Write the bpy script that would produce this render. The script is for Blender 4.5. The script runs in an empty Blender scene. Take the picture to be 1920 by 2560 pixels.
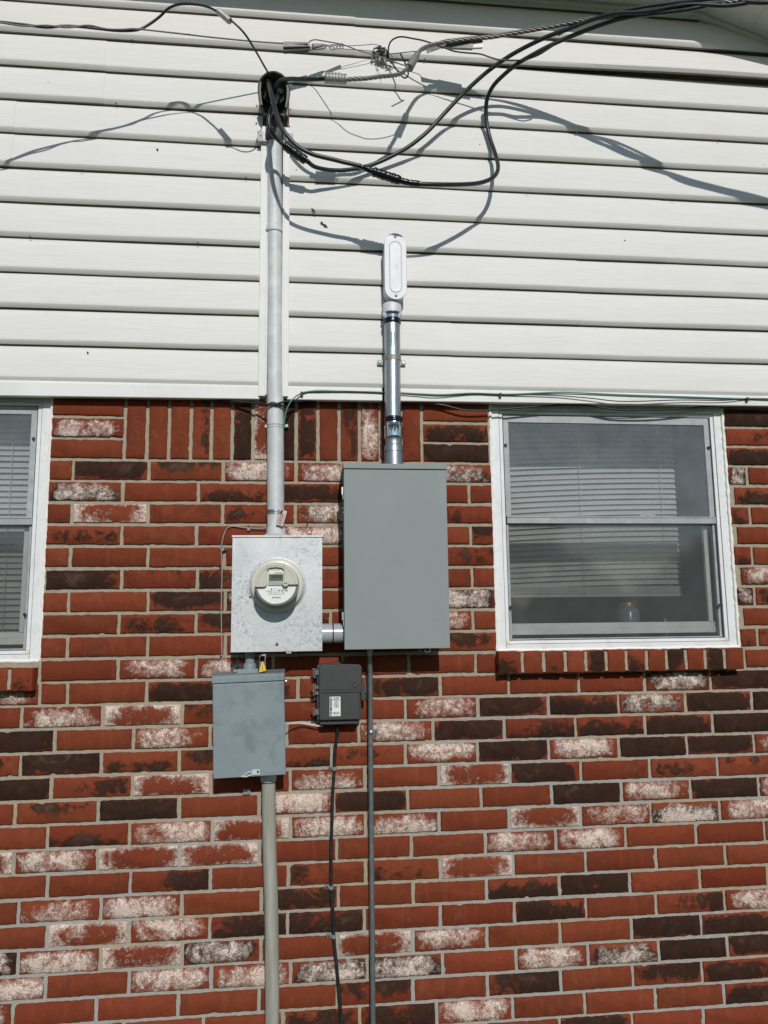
import bpy, bmesh, math, random
from mathutils import Vector, Matrix
R = random.Random(7)
# ------------------------------------------------------------------ camera, sky, sun, exposure
C = bpy.context.scene
W0 = bpy.data.worlds.new("World"); C.world = W0; W0.use_nodes = True
YAW, PITCH, ROLL = 0.10759052, 0.1376658, -0.01116159
CAM = Vector((0.0, -2.72651552, -0.56251849)); F = 1920.0
cy, sy, cp, sp, cr, sr = (math.cos(YAW), math.sin(YAW), math.cos(PITCH), math.sin(PITCH), math.cos(ROLL), math.sin(ROLL))
FWD = Vector((sy*cp, cy*cp, sp)); r0 = Vector((cy, -sy, 0.0)); u0 = r0.cross(FWD)
RT = r0*cr + u0*sr; UP = u0*cr - r0*sr
cam = bpy.data.cameras.new("camera"); co = bpy.data.objects.new("camera", cam); C.collection.objects.link(co)
co.matrix_world = Matrix(((RT.x, UP.x, -FWD.x, CAM.x), (RT.y, UP.y, -FWD.y, CAM.y), (RT.z, UP.z, -FWD.z, CAM.z), (0, 0, 0, 1)))
cam.sensor_fit = 'HORIZONTAL'; cam.sensor_width = 36.0; cam.lens = 36.0*F/1920.0
cam.clip_start = 0.05; cam.clip_end = 2000
C.camera = co
KX, KZ = 0.085, 0.58                                  # leftward / downward run of a shadow per metre off the wall
sun_dir = Vector((KX, -1.0, KZ)).normalized()        # towards the sun
EL = math.asin(sun_dir.z)
nt = W0.node_tree; nt.nodes.clear()
sky = nt.nodes.new('ShaderNodeTexSky'); sky.sky_type = 'NISHITA'; sky.sun_disc = False
sky.sun_elevation = EL; sky.sun_rotation = math.atan2(sun_dir.x, sun_dir.y); sky.air_density = 1.0; sky.dust_density = 0.2
bg = nt.nodes.new('ShaderNodeBackground'); bg.inputs['Strength'].default_value = 0.088
wo = nt.nodes.new('ShaderNodeOutputWorld'); nt.links.new(sky.outputs[0], bg.inputs[0]); nt.links.new(bg.outputs[0], wo.inputs[0])
sl = bpy.data.lights.new("sun", 'SUN'); sl.energy = 3.05; sl.angle = math.radians(0.5); sl.color = (1.0, 0.968, 0.922)
so = bpy.data.objects.new("sun", sl); C.collection.objects.link(so)
so.rotation_euler = sun_dir.to_track_quat('Z', 'Y').to_euler(); so.location = (0.5, -6, 5)
C.view_settings.view_transform = 'Standard'; C.view_settings.look = 'None'; C.view_settings.gamma = 1.0; C.view_settings.exposure = 0.0

def w(x, y, d=0.0):
    """point of the photograph (1920x2560) -> world point standing d metres in front of the brick face"""
    v = FWD + RT*((x-960.0)/F) + UP*((1280.0-y)/F)
    return CAM + v*((-d - CAM.y)/v.y)
# ------------------------------------------------------------------ materials
MT = {}
def nodes(name):
    m = bpy.data.materials.new(name); m.use_nodes = True; n = m.node_tree; b = n.nodes['Principled BSDF']; MT[name] = m
    return m, n, b
def nd(n, t, **k):
    x = n.nodes.new(t)
    for a, v in k.items():
        if a.startswith('i_'):
            key = a[2:]; key = int(key) if key.isdigit() else key.replace('_', ' ')
            x.inputs[key].default_value = v
        else: setattr(x, a, v)
    return x
def ramp(n, src, stops):
    r = n.nodes.new('ShaderNodeValToRGB'); e = r.color_ramp.elements
    while len(e) < len(stops): e.new(0.5)
    for i, (p, c) in enumerate(stops):
        e[i].position = p; e[i].color = (c[0], c[1], c[2], 1) if hasattr(c, '__len__') else (c, c, c, 1)
    n.links.new(src, r.inputs[0]); return r.outputs[0]
def noise(n, scale, detail=3, rough=0.55, dist=0.0, vec=None, stretch=None):
    t = nd(n, 'ShaderNodeTexNoise'); t.inputs['Scale'].default_value = scale; t.inputs['Detail'].default_value = detail
    t.inputs['Roughness'].default_value = rough; t.inputs['Distortion'].default_value = dist
    g = vec
    if g is None: g = nd(n, 'ShaderNodeNewGeometry').outputs['Position']
    if stretch:
        mp = nd(n, 'ShaderNodeMapping'); mp.inputs['Scale'].default_value = stretch; n.links.new(g, mp.inputs[0]); g = mp.outputs[0]
    n.links.new(g, t.inputs['Vector']); return t.outputs[0]
def mix(n, f, a, b):
    m = n.nodes.new('ShaderNodeMix'); m.data_type = 'RGBA'
    for s, v in ((0, f), (6, a), (7, b)):
        if hasattr(v, 'links'): n.links.new(v, m.inputs[s])
        elif hasattr(v, '__len__'): m.inputs[s].default_value = (v[0], v[1], v[2], 1)
        else: m.inputs[s].default_value = v
    return m.outputs[2]
def mth(n, op, a, b=0.0, c=None, clamp=False):
    m = n.nodes.new('ShaderNodeMath'); m.operation = op; m.use_clamp = clamp
    for i, v in enumerate((a, b) if c is None else (a, b, c)):
        if hasattr(v, 'links'): n.links.new(v, m.inputs[i])
        else: m.inputs[i].default_value = v
    return m.outputs[0]
def bump(n, b, h, strength, dist, prev=None):
    x = nd(n, 'ShaderNodeBump'); x.inputs['Strength'].default_value = strength; x.inputs['Distance'].default_value = dist
    n.links.new(h, x.inputs['Height'])
    if prev is not None: n.links.new(prev, x.inputs['Normal'])
    if b is not None: n.links.new(x.outputs[0], b.inputs['Normal'])
    return x.outputs[0]
def plain(name, col, rough=0.5, metal=0.0, var=0.12, scale=14, bs=0.0, bscale=200, spec=None, dirt=None, dirtscale=9, dirtamt=0.35):
    m, n, b = nodes(name)
    f = noise(n, scale, 5, 0.62)
    k = ramp(n, f, [(0.25, 0.0), (0.75, 1.0)])
    c = mix(n, k, [x*(1-var) for x in col], [min(1, x*(1+var)) for x in col])
    if dirt:
        d = ramp(n, noise(n, dirtscale, 6, 0.7, 0.6), [(0.5, 0.0), (0.72, dirtamt)])
        c = mix(n, d, c, dirt)
    n.links.new(c, b.inputs['Base Color'])
    b.inputs['Metallic'].default_value = metal
    rr = mth(n, 'MULTIPLY_ADD', f, 0.25, rough-0.125, clamp=True); n.links.new(rr, b.inputs['Roughness'])
    if spec is not None: b.inputs['Specular IOR Level'].default_value = spec
    if bs: bump(n, b, noise(n, bscale, 3, 0.6), bs, 0.001)
    return m
# brick: attributes ba=(dark, white, random, ring) bb=(u, v, gradient x, gradient z)
m, n, b = nodes('brick')
A = nd(n, 'ShaderNodeAttribute', attribute_name='ba'); B_ = nd(n, 'ShaderNodeAttribute', attribute_name='bb')
sa = nd(n, 'ShaderNodeSeparateColor'); n.links.new(A.outputs['Color'], sa.inputs[0]); sb = nd(n, 'ShaderNodeSeparateColor'); n.links.new(B_.outputs['Color'], sb.inputs[0])
dark, white, rnd, ring = sa.outputs[0], sa.outputs[1], sa.outputs[2], A.outputs['Alpha']
U, V, GX, GZ = sb.outputs[0], sb.outputs[1], sb.outputs[2], B_.outputs['Alpha']
pos = nd(n, 'ShaderNodeNewGeometry').outputs['Position']
off = nd(n, 'ShaderNodeCombineXYZ'); n.links.new(mth(n, 'MULTIPLY', rnd, 37.0), off.inputs[1])
va = nd(n, 'ShaderNodeVectorMath', operation='ADD'); n.links.new(pos, va.inputs[0]); n.links.new(off.outputs[0], va.inputs[1]); pv = va.outputs[0]
n1 = noise(n, 16, 6, 0.65, 0.8, pv); n2 = noise(n, 70, 5, 0.7, 0.5, pv); n3 = noise(n, 185, 4, 0.62, 2.2, pv, stretch=(1, 1, 0.7)); n4 = noise(n, 900, 2, 0.6, 0, pv)
streak = noise(n, 26, 4, 0.65, 0.5, pv, stretch=(1.5, 1, 0.22))
r7 = mth(n, 'FRACT', mth(n, 'MULTIPLY', rnd, 7.31)); r3 = mth(n, 'FRACT', mth(n, 'MULTIPLY', rnd, 13.7))
red = mix(n, rnd, (0.165, 0.032, 0.015), (0.245, 0.053, 0.025)); red = mix(n, mth(n, 'MULTIPLY', r7, 0.55), red, (0.235, 0.066, 0.028))
red = mix(n, mth(n, 'MULTIPLY', ramp(n, n1, [(0.42, 0.0), (0.62, 0.8)]), r3), red, (0.125, 0.034, 0.018))
red = mix(n, ramp(n, n2, [(0.3, 0.0), (0.75, 0.55)]), red, (0.125, 0.029, 0.014))
red = mix(n, ramp(n, streak, [(0.54, 0.0), (0.66, 0.24)]), red, (0.28, 0.085, 0.042))
red = mix(n, ramp(n, n4, [(0.28, 0.75), (0.38, 0.0)]), red, (0.12, 0.03, 0.02))
gu = mth(n, 'MULTIPLY', mth(n, 'SUBTRACT', U, 0.5), mth(n, 'MULTIPLY_ADD', GX, 4.0, -2.0))
gv = mth(n, 'MULTIPLY', mth(n, 'SUBTRACT', V, 0.5), mth(n, 'MULTIPLY_ADD', GZ, 4.0, -2.0))
grad = mth(n, 'MULTIPLY', mth(n, 'ADD', gu, gv), 0.42)
field = mth(n, 'ADD', mth(n, 'MULTIPLY_ADD', n1, 1.15, -0.575), mth(n, 'MULTIPLY_ADD', n2, 0.5, -0.25))
eu = mth(n, 'ABSOLUTE', mth(n, 'MULTIPLY_ADD', U, 2.0, -1.0)); ev = mth(n, 'ABSOLUTE', mth(n, 'MULTIPLY_ADD', V, 2.0, -1.0))
e4 = mth(n, 'ADD', mth(n, 'POWER', eu, 8.0), mth(n, 'MULTIPLY', mth(n, 'POWER', ev, 4.0), 0.8))
dk = mth(n, 'ADD', mth(n, 'ADD', mth(n, 'MULTIPLY', field, 1.25), grad), mth(n, 'ADD', mth(n, 'MULTIPLY_ADD', dark, 1.5, -0.92), mth(n, 'MULTIPLY', e4, mth(n, 'MULTIPLY_ADD', rnd, -0.55, 0.0))))
dk = mth(n, 'MULTIPLY', ramp(n, mth(n, 'ADD', dk, 0.5), [(0.40, 0.0), (0.60, 1.0)]), ramp(n, dark, [(0.0, 0.0), (0.1, 1.0)]))
dcol = mix(n, ramp(n, n1, [(0.3, 0.0), (0.7, 1.0)]), (0.013, 0.010, 0.008), (0.038, 0.024, 0.018))
dcol = mix(n, ramp(n, n2, [(0.45, 0.0), (0.8, 0.5)]), dcol, (0.085, 0.034, 0.018))
c1 = mix(n, mth(n, 'MULTIPLY', dk, 0.93), red, dcol)
# white lime bloom: blob in the middle or ring round the edges
eu = mth(n, 'ABSOLUTE', mth(n, 'MULTIPLY_ADD', U, 2.0, -1.0)); ev = mth(n, 'ABSOLUTE', mth(n, 'MULTIPLY_ADD', V, 2.0, -1.0))
e4 = mth(n, 'ADD', mth(n, 'POWER', eu, 4.0), mth(n, 'MULTIPLY', mth(n, 'POWER', ev, 4.0), 0.55))
blob = mth(n, 'MULTIPLY_ADD', e4, -0.75, 0.34); rg = mth(n, 'MULTIPLY_ADD', e4, 0.95, -0.52)
reg = nd(n, 'ShaderNodeMix'); n.links.new(ring, reg.inputs[0]); n.links.new(blob, reg.inputs[2]); n.links.new(rg, reg.inputs[3])
wreg = mth(n, 'ADD', mth(n, 'ADD', reg.outputs[0], mth(n, 'MULTIPLY', grad, 0.9)), mth(n, 'ADD', mth(n, 'MULTIPLY_ADD', n1, 2.3, -1.20), mth(n, 'MULTIPLY_ADD', white, 0.9, -0.62)))
cov = ramp(n, mth(n, 'ADD', mth(n, 'ADD', wreg, mth(n, 'MULTIPLY_ADD', n2, 1.9, -0.95)), 0.36), [(0.18, 0.0), (0.88, 1.0)])
fine = ramp(n, n3, [(0.43, 0.0), (0.54, 1.0)])
wm = mth(n, 'ADD', mth(n, 'MULTIPLY', cov, mth(n, 'MULTIPLY_ADD', fine, 0.84, 0.16)), mth(n, 'MULTIPLY', mth(n, 'SUBTRACT', cov, 0.62, clamp=True), 0.75), clamp=True)
wm = mth(n, 'MULTIPLY', wm, ramp(n, white, [(0.0, 0.0), (0.1, 1.0)]))
wcol = mix(n, n2, (0.74, 0.54, 0.43), (0.88, 0.83, 0.75))
c2 = mix(n, wm, c1, wcol)
c2 = mix(n, ramp(n, mth(n, 'ADD', wreg, 0.35), [(0.2, 0.0), (0.9, 0.30)]), c2, mix(n, 0.5, c2, (0.60, 0.36, 0.26)))
n.links.new(c2, b.inputs['Base Color']); b.inputs['Roughness'].default_value = 0.92; b.inputs['Specular IOR Level'].default_value = 0.08
h = mth(n, 'ADD', mth(n, 'MULTIPLY', n3, 0.8), mth(n, 'ADD', mth(n, 'MULTIPLY', n2, 0.9), mth(n, 'MULTIPLY', wm, 0.5)))
b1 = bump(n, None, n4, 0.35, 0.0006); bump(n, b, h, 0.75, 0.0026, b1)
# mortar
m, n, b = nodes('mortar')
ma = noise(n, 1.7, 3, 0.6, 1.2); mb = noise(n, 320, 3, 0.7); mc = noise(n, 45, 4, 0.6)
geo = nd(n, 'ShaderNodeNewGeometry'); sx = nd(n, 'ShaderNodeSeparateXYZ'); n.links.new(geo.outputs['Position'], sx.inputs[0])
low = mth(n, 'MULTIPLY_ADD', mth(n, 'MULTIPLY', sx.outputs[2], -1.0), 2.2, -1.55, clamp=True)   # repointed grey below the windows
k = mth(n, 'MULTIPLY', ramp(n, ma, [(0.42, 0.0), (0.50, 1.0)]), low)
tan = mix(n, mc, (0.27, 0.23, 0.165), (0.45, 0.39, 0.30)); gry = mix(n, mc, (0.29, 0.285, 0.255), (0.41, 0.40, 0.36))
c = mix(n, k, tan, gry); c = mix(n, ramp(n, mb, [(0.33, 0.7), (0.5, 0.0)]), c, (0.16, 0.13, 0.10)); n.links.new(c, b.inputs['Base Color'])
b.inputs['Roughness'].default_value = 0.95; b.inputs['Specular IOR Level'].default_value = 0.15
b1 = bump(n, None, mb, 0.6, 0.0015); bump(n, b, mc, 0.5, 0.004, b1)
# vinyl siding
m, n, b = nodes('vinyl')
g1 = noise(n, 1.0, 6, 0.62, 0.4, stretch=(6, 4, 430)); g2 = noise(n, 2.2, 4, 0.6); g3 = noise(n, 60, 3, 0.6)
c = mix(n, ramp(n, g1, [(0.35, 0.0), (0.65, 1.0)]), (0.625, 0.614, 0.583), (0.715, 0.701, 0.664))
c = mix(n, ramp(n, g2, [(0.4, 0.0), (0.75, 0.22)]), c, (0.59, 0.57, 0.53))
c = mix(n, ramp(n, g3, [(0.68, 0.0), (0.76, 0.25)]), c, (0.45, 0.42, 0.36))
n.links.new(c, b.inputs['Base Color']); b.inputs['Roughness'].default_value = 0.55; b.inputs['Specular IOR Level'].default_value = 0.3
bump(n, b, g1, 0.45, 0.0016)
plain('vinyl_trim', (0.70, 0.693, 0.668), 0.5, var=0.04, scale=3, spec=0.3, dirt=(0.45, 0.42, 0.34), dirtscale=5, dirtamt=0.3)
plain('painted_lap_shade', (0.17, 0.16, 0.135), 0.8, var=0.35, scale=12)  # dark colour that paints the shadow line under each siding lap
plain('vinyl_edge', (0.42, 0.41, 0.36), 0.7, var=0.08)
plain('window_white', (0.70, 0.71, 0.70), 0.45, var=0.05, scale=5, spec=0.4, dirt=(0.4, 0.37, 0.3), dirtscale=16, dirtamt=0.35)
plain('caulk', (0.80, 0.78, 0.72), 0.6, var=0.06, bs=0.6, bscale=90)
plain('yellowed', (0.62, 0.57, 0.38), 0.5)
plain('storm_alu', (0.33, 0.345, 0.345), 0.6, 0.2, var=0.22, scale=26, dirt=(0.26, 0.27, 0.27), dirtscale=40, dirtamt=0.6)
plain('black_gap', (0.012, 0.012, 0.013), 0.6)
plain('blind', (0.66, 0.665, 0.65), 0.5, var=0.08, scale=8)
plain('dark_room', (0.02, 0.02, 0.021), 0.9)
plain('galv_paint', (0.53, 0.542, 0.538), 0.6, 0.1, var=0.14, scale=26, dirt=(0.70, 0.70, 0.68), dirtscale=9, dirtamt=0.85, bs=0.15, bscale=60)
m, n, b = nodes('galv')
f1 = noise(n, 85, 5, 0.66, 1.2); f2 = noise(n, 11, 4, 0.6, 0.5); f3 = noise(n, 5, 3, 0.6)
c = mix(n, ramp(n, f2, [(0.3, 0.0), (0.7, 1.0)]), (0.485, 0.505, 0.515), (0.60, 0.61, 0.595))
c = mix(n, mth(n, 'MULTIPLY', ramp(n, f1, [(0.50, 0.0), (0.62, 0.9)]), ramp(n, noise(n, 7, 3, 0.6, 0.8), [(0.38, 0.25), (0.62, 1.0)])), c, (0.24, 0.275, 0.30)); c = mix(n, ramp(n, f3, [(0.5, 0.0), (0.75, 0.4)]), c, (0.64, 0.66, 0.66))
n.links.new(c, b.inputs['Base Color']); b.inputs['Metallic'].default_value = 0.3; b.inputs['Roughness'].default_value = 0.52
m, n, b = nodes('grey_paint')
f1 = noise(n, 2.4, 4, 0.6, 0.4); f2 = noise(n, 420, 2, 0.5); f3 = noise(n, 55, 4, 0.7, stretch=(1, 1, 0.05))
c = mix(n, ramp(n, f1, [(0.3, 0.0), (0.7, 1.0)]), (0.222, 0.255, 0.246), (0.258, 0.290, 0.278)); c = mix(n, ramp(n, f3, [(0.62, 0.0), (0.8, 0.16)]), c, (0.36, 0.38, 0.36)); c = mix(n, ramp(n, noise(n, 9, 6, 0.75, 1.5), [(0.55, 0.0), (0.8, 0.18)]), c, (0.19, 0.215, 0.21))
n.links.new(c, b.inputs['Base Color']); b.inputs['Roughness'].default_value = 0.62; b.inputs['Specular IOR Level'].default_value = 0.22; bump(n, b, f2, 0.08, 0.0004)
plain('old_grey', (0.205, 0.250, 0.262), 0.5, var=0.09, scale=6, dirt=(0.125, 0.15, 0.155), dirtscale=11, dirtamt=0.8, bs=0.1, bscale=300)
plain('dark_plastic', (0.036, 0.037, 0.037), 0.55, var=0.10, scale=30, bs=0.35, bscale=700, dirt=(0.06, 0.058, 0.055), dirtscale=30, dirtamt=0.4)
plain('hinge_grey', (0.11, 0.12, 0.125), 0.5)
plain('rubber', (0.014, 0.015, 0.017), 0.40, var=0.3, scale=60, bs=0.3, bscale=120, dirt=(0.05, 0.05, 0.052), dirtscale=40, dirtamt=0.5)
plain('tape', (0.006, 0.006, 0.007), 0.22, var=0.3, bs=0.9, bscale=90)
plain('aluminium', (0.42, 0.41, 0.385), 0.5, 0.75, var=0.2, scale=70, bs=0.35, bscale=200, dirt=(0.16, 0.155, 0.14), dirtscale=50, dirtamt=0.7)
plain('strand', (0.24, 0.23, 0.21), 0.5, 0.6, var=0.25, scale=90, dirt=(0.10, 0.10, 0.09), dirtscale=60, dirtamt=0.6)
plain('old_wire', (0.17, 0.165, 0.15), 0.6, 0.4, var=0.3, scale=90)
plain('wedge_grey', (0.25, 0.245, 0.225), 0.55, 0.45, var=0.2, scale=60, dirt=(0.09, 0.09, 0.08), dirtscale=30, dirtamt=0.6)
plain('zinc', (0.40, 0.43, 0.425), 0.38, 0.9, var=0.08, scale=50, dirt=(0.42, 0.45, 0.46), dirtscale=20, dirtamt=0.6)
plain('bright_zinc', (0.62, 0.68, 0.74), 0.13, 1.0, var=0.05)
plain('cast_alu', (0.60, 0.60, 0.615), 0.55, 0.1, var=0.05, scale=30, bs=0.15, bscale=400, dirt=(0.55, 0.56, 0.58), dirtscale=20, dirtamt=0.5)
plain('thin_steel', (0.24, 0.27, 0.275), 0.38, 0.7, var=0.12, scale=40, dirt=(0.42, 0.44, 0.44), dirtscale=25, dirtamt=0.5)
plain('pvc_grey', (0.36, 0.37, 0.38), 0.22, 0.0, var=0.05, spec=0.7)
m, n, b = nodes('pvc_faded')
f1 = noise(n, 18, 5, 0.6, 0.6, stretch=(3.2, 3.2, 0.35)); c = mix(n, ramp(n, f1, [(0.3, 0.0), (0.7, 1.0)]), (0.255, 0.25, 0.205), (0.385, 0.375, 0.325))
n.links.new(c, b.inputs['Base Color']); b.inputs['Roughness'].default_value = 0.5
plain('hood_shell', (0.06, 0.06, 0.052), 0.6, 0.2, var=0.25, dirt=(0.40, 0.40, 0.36), dirtscale=30, dirtamt=0.5)
plain('hood_black', (0.022, 0.021, 0.018), 0.6, var=0.3, scale=40)
plain('bakelite', (0.062, 0.056, 0.047), 0.75, var=0.25, scale=50)
plain('arm_grey', (0.34, 0.34, 0.33), 0.6, 0.2, var=0.15, scale=60)
plain('meter_cream', (0.60, 0.58, 0.48), 0.32, var=0.04, spec=0.5)
plain('meter_taupe', (0.50, 0.485, 0.40), 0.4, var=0.03)
plain('meter_side', (0.16, 0.165, 0.155), 0.18, var=0.1, spec=0.7)
plain('lcd', (0.095, 0.13, 0.075), 0.25, var=0.05)
plain('ink', (0.01, 0.012, 0.01), 0.6)
plain('paper', (0.74, 0.74, 0.70), 0.4, var=0.03)
plain('tag_pink', (0.62, 0.44, 0.42), 0.5, var=0.06)
plain('green_ink', (0.03, 0.22, 0.10), 0.6)
plain('green_wire', (0.055, 0.21, 0.165), 0.35, var=0.15)
plain('grey_wire', (0.30, 0.29, 0.28), 0.5, var=0.1)
plain('white_wire', (0.70, 0.68, 0.64), 0.45)
plain('clip_grey', (0.20, 0.21, 0.21), 0.5, var=0.1)
plain('yellow', (0.72, 0.50, 0.03), 0.45, var=0.06)
plain('rust', (0.16, 0.09, 0.06), 0.8, var=0.3, scale=120)
plain('putty', (0.58, 0.57, 0.50), 0.7, var=0.2, scale=90, bs=0.8, bscale=200, dirt=(0.12, 0.11, 0.09), dirtscale=80, dirtamt=0.9)
plain('copper', (0.52, 0.24, 0.12), 0.35, 0.6)
plain('jar_blue', (0.20, 0.27, 0.28), 0.2)
plain('blue_metal', (0.03, 0.16, 0.30), 0.3, 0.7)
plain('added_tree_foliage', (0.05, 0.075, 0.03), 0.9, var=0.4, scale=0.5)
plain('grass', (0.055, 0.085, 0.03), 0.9, var=0.4, scale=6, bs=1.0, bscale=30)
plain('shingle', (0.10, 0.095, 0.09), 0.9, var=0.3, scale=40)
plain('soffit_white', (0.60, 0.59, 0.55), 0.5, var=0.04)
plain('bark_speck', (0.10, 0.08, 0.06), 0.8)
m, n, b = nodes('dusty_glass')
o = n.nodes['Material Output']; tr = nd(n, 'ShaderNodeBsdfTransparent'); tr.inputs[0].default_value = (0.86, 0.87, 0.865, 1)
df = nd(n, 'ShaderNodeBsdfDiffuse'); df.inputs[0].default_value = (0.42, 0.45, 0.46, 1); gl = nd(n, 'ShaderNodeBsdfGlossy'); gl.inputs['Roughness'].default_value = 0.06
s1 = nd(n, 'ShaderNodeMixShader'); s2 = nd(n, 'ShaderNodeMixShader'); fr = nd(n, 'ShaderNodeFresnel'); fr.inputs[0].default_value = 1.45
dd = ramp(n, noise(n, 11, 8, 0.75, 0.4), [(0.3, 0.09), (0.72, 0.19)]); d2 = ramp(n, noise(n, 260, 2, 0.5), [(0.72, 0.0), (0.8, 0.25)])
n.links.new(mth(n, 'ADD', dd, d2), s1.inputs[0]); n.links.new(tr.outputs[0], s1.inputs[1]); n.links.new(df.outputs[0], s1.inputs[2])
n.links.new(fr.outputs[0], s2.inputs[0]); n.links.new(s1.outputs[0], s2.inputs[1]); n.links.new(gl.outputs[0], s2.inputs[2]); n.links.new(s2.outputs[0], o.inputs[0])
MT['clear_glass'] = MT['dusty_glass'].copy(); MT['clear_glass'].name = 'clear_glass'
for x in MT['clear_glass'].node_tree.nodes:
    if x.type == 'BSDF_DIFFUSE': x.inputs[0].default_value = (0.10, 0.11, 0.11, 1)
    if x.type == 'BSDF_TRANSPARENT': x.inputs[0].default_value = (0.95, 0.96, 0.96, 1)
MT['screen'] = MT['dusty_glass'].copy(); MT['screen'].name = 'insect_screen'
for x in MT['screen'].node_tree.nodes:
    if x.type == 'BSDF_DIFFUSE': x.inputs[0].default_value = (0.22, 0.23, 0.23, 1)
    if x.type == 'BSDF_TRANSPARENT': x.inputs[0].default_value = (0.90, 0.91, 0.905, 1)
# ------------------------------------------------------------------ mesh helpers
def tag(o, label=None, cat=None, group=None, kind=None):
    if label: o['label'] = label
    if cat: o['category'] = cat
    if group: o['group'] = group
    if kind: o['kind'] = kind
    return o
def root(name, label, cat, loc, group=None):
    o = bpy.data.objects.new(name, None); C.collection.objects.link(o); o.location = loc; o.empty_display_size = 0.02
    return tag(o, label, cat, group)
def wloc(o):
    v = Vector((0, 0, 0))
    while o is not None: v += o.location; o = o.parent
    return v
class MB:
    def __init__(s): s.v = []; s.f = []
    def add(s, vs, fs):
        k = len(s.v); s.v += [Vector(x) for x in vs]; s.f += [tuple(i+k for i in f) for f in fs]; return s
    def box(s, x0, x1, y0, y1, z0, z1):
        return s.add([(x, y, z) for x in (x0, x1) for y in (y0, y1) for z in (z0, z1)],
                     [(0, 1, 3, 2), (4, 6, 7, 5), (0, 4, 5, 1), (2, 3, 7, 6), (0, 2, 6, 4), (1, 5, 7, 3)])
    def prism(s, poly, y0, y1, fn=None):
        """poly in (x,z), anticlockwise seen from -Y; from y0 (front) to y1 (back)"""
        k = len(poly); vs = [(x, y0, z) for x, z in poly] + [(x, y1, z) for x, z in poly]
        return s.add(vs, [tuple(range(k)), tuple(range(2*k-1, k-1, -1))] + [(i, i+k, (i+1) % k+k, (i+1) % k) for i in range(k)])
    def ringprism(s, outer, inner, y0, y1):
        k = len(outer); vs = [(x, y, z) for y in (y0, y1) for P in (outer, inner) for x, z in P]
        fs = []
        for i in range(k):
            j = (i+1) % k
            fs += [(i, j, k+j, k+i), (2*k+i, 3*k+i, 3*k+j, 2*k+j), (i, 2*k+i, 2*k+j, j), (k+i, k+j, 3*k+j, 3*k+i)]
        return s.add(vs, fs)
    def lathe(s, p0, p1, prof, n=28, cap=True):
        p0 = Vector(p0); p1 = Vector(p1); ax = (p1-p0).normalized(); a = ax.orthogonal().normalized(); bb = ax.cross(a)
        vs = []
        for t, r in prof:
            c = p0+ax*t
            for i in range(n):
                q = 2*math.pi*i/n; vs.append(c+a*(r*math.cos(q))+bb*(r*math.sin(q)))
        fs = []
        for j in range(len(prof)-1):
            for i in range(n): fs.append((j*n+i, j*n+(i+1) % n, (j+1)*n+(i+1) % n, (j+1)*n+i))
        if cap: fs += [tuple(range(n-1, -1, -1)), tuple(range((len(prof)-1)*n, len(prof)*n))]
        return s.add(vs, fs)
    def cyl(s, p0, p1, r, n=20):
        L = (Vector(p1)-Vector(p0)).length; return s.lathe(p0, p1, [(0, r), (L, r)], n)
    def tube(s, pts, r, n=10, twist=None):
        pts = [Vector(p) for p in pts]; k = len(pts); vs = []; T0 = None; a = None
        for i, p in enumerate(pts):
            t = (pts[min(i+1, k-1)]-pts[max(i-1, 0)]).normalized()
            if a is None: a = t.orthogonal().normalized()
            else: a = (a - t*a.dot(t)).normalized()
            c = t.cross(a); rr = r(i/(k-1)) if callable(r) else r
            for q in range(n):
                g = 2*math.pi*q/n; vs.append(p+a*(rr*math.cos(g))+c*(rr*math.sin(g)))
        fs = [(i*n+q, i*n+(q+1) % n, (i+1)*n+(q+1) % n, (i+1)*n+q) for i in range(k-1) for q in range(n)]
        fs += [tuple(range(n-1, -1, -1)), tuple(range((k-1)*n, k*n))]
        return s.add(vs, fs)
    def strands(s, pts, m, Ro, r, pitch, n=6, ph=0.0):
        pts = [Vector(p) for p in pts]; k = len(pts); fr = []; a = None; L = 0; out = [[] for _ in range(m)]
        for i, p in enumerate(pts):
            t = (pts[min(i+1, k-1)]-pts[max(i-1, 0)]).normalized()
            a = t.orthogonal().normalized() if a is None else (a - t*a.dot(t)).normalized(); c = t.cross(a)
            if i: L += (p-pts[i-1]).length
            for j in range(m):
                g = ph + 2*math.pi*(L/pitch + j/m); out[j].append(p+a*(Ro*math.cos(g))+c*(Ro*math.sin(g)))
        for q in out: s.tube(q, r, n)
        return s
    def build(s, name, mat, parent=None, bevel=0.0, smooth=True, seg=2, ang=35, loc=None):
        me = bpy.data.meshes.new(name); P = wloc(parent) if parent else Vector((0, 0, 0))
        O = P if loc is None else Vector(loc)
        me.from_pydata([tuple(v-O) for v in s.v], [], s.f)
        bm = bmesh.new(); bm.from_mesh(me); bmesh.ops.recalc_face_normals(bm, faces=bm.faces)
        if bevel > 0:
            es = [e for e in bm.edges if len(e.link_faces) == 2 and e.calc_face_angle(0) > math.radians(35)]
            bmesh.ops.bevel(bm, geom=es, offset=bevel, segments=seg, profile=0.5, affect='EDGES', clamp_overlap=True)
        bm.to_mesh(me); bm.free()
        if smooth:
            me.shade_smooth(); me.set_sharp_from_angle(angle=math.radians(ang))
        me.materials.append(MT[mat] if isinstance(mat, str) else mat)
        o = bpy.data.objects.new(name, me); C.collection.objects.link(o); o.location = O-P
        if parent: o.parent = parent
        if bevel > 0:
            wn = o.modifiers.new('wn', 'WEIGHTED_NORMAL'); wn.mode = 'FACE_AREA'; wn.weight = 100; wn.keep_sharp = True
        return o
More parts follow.
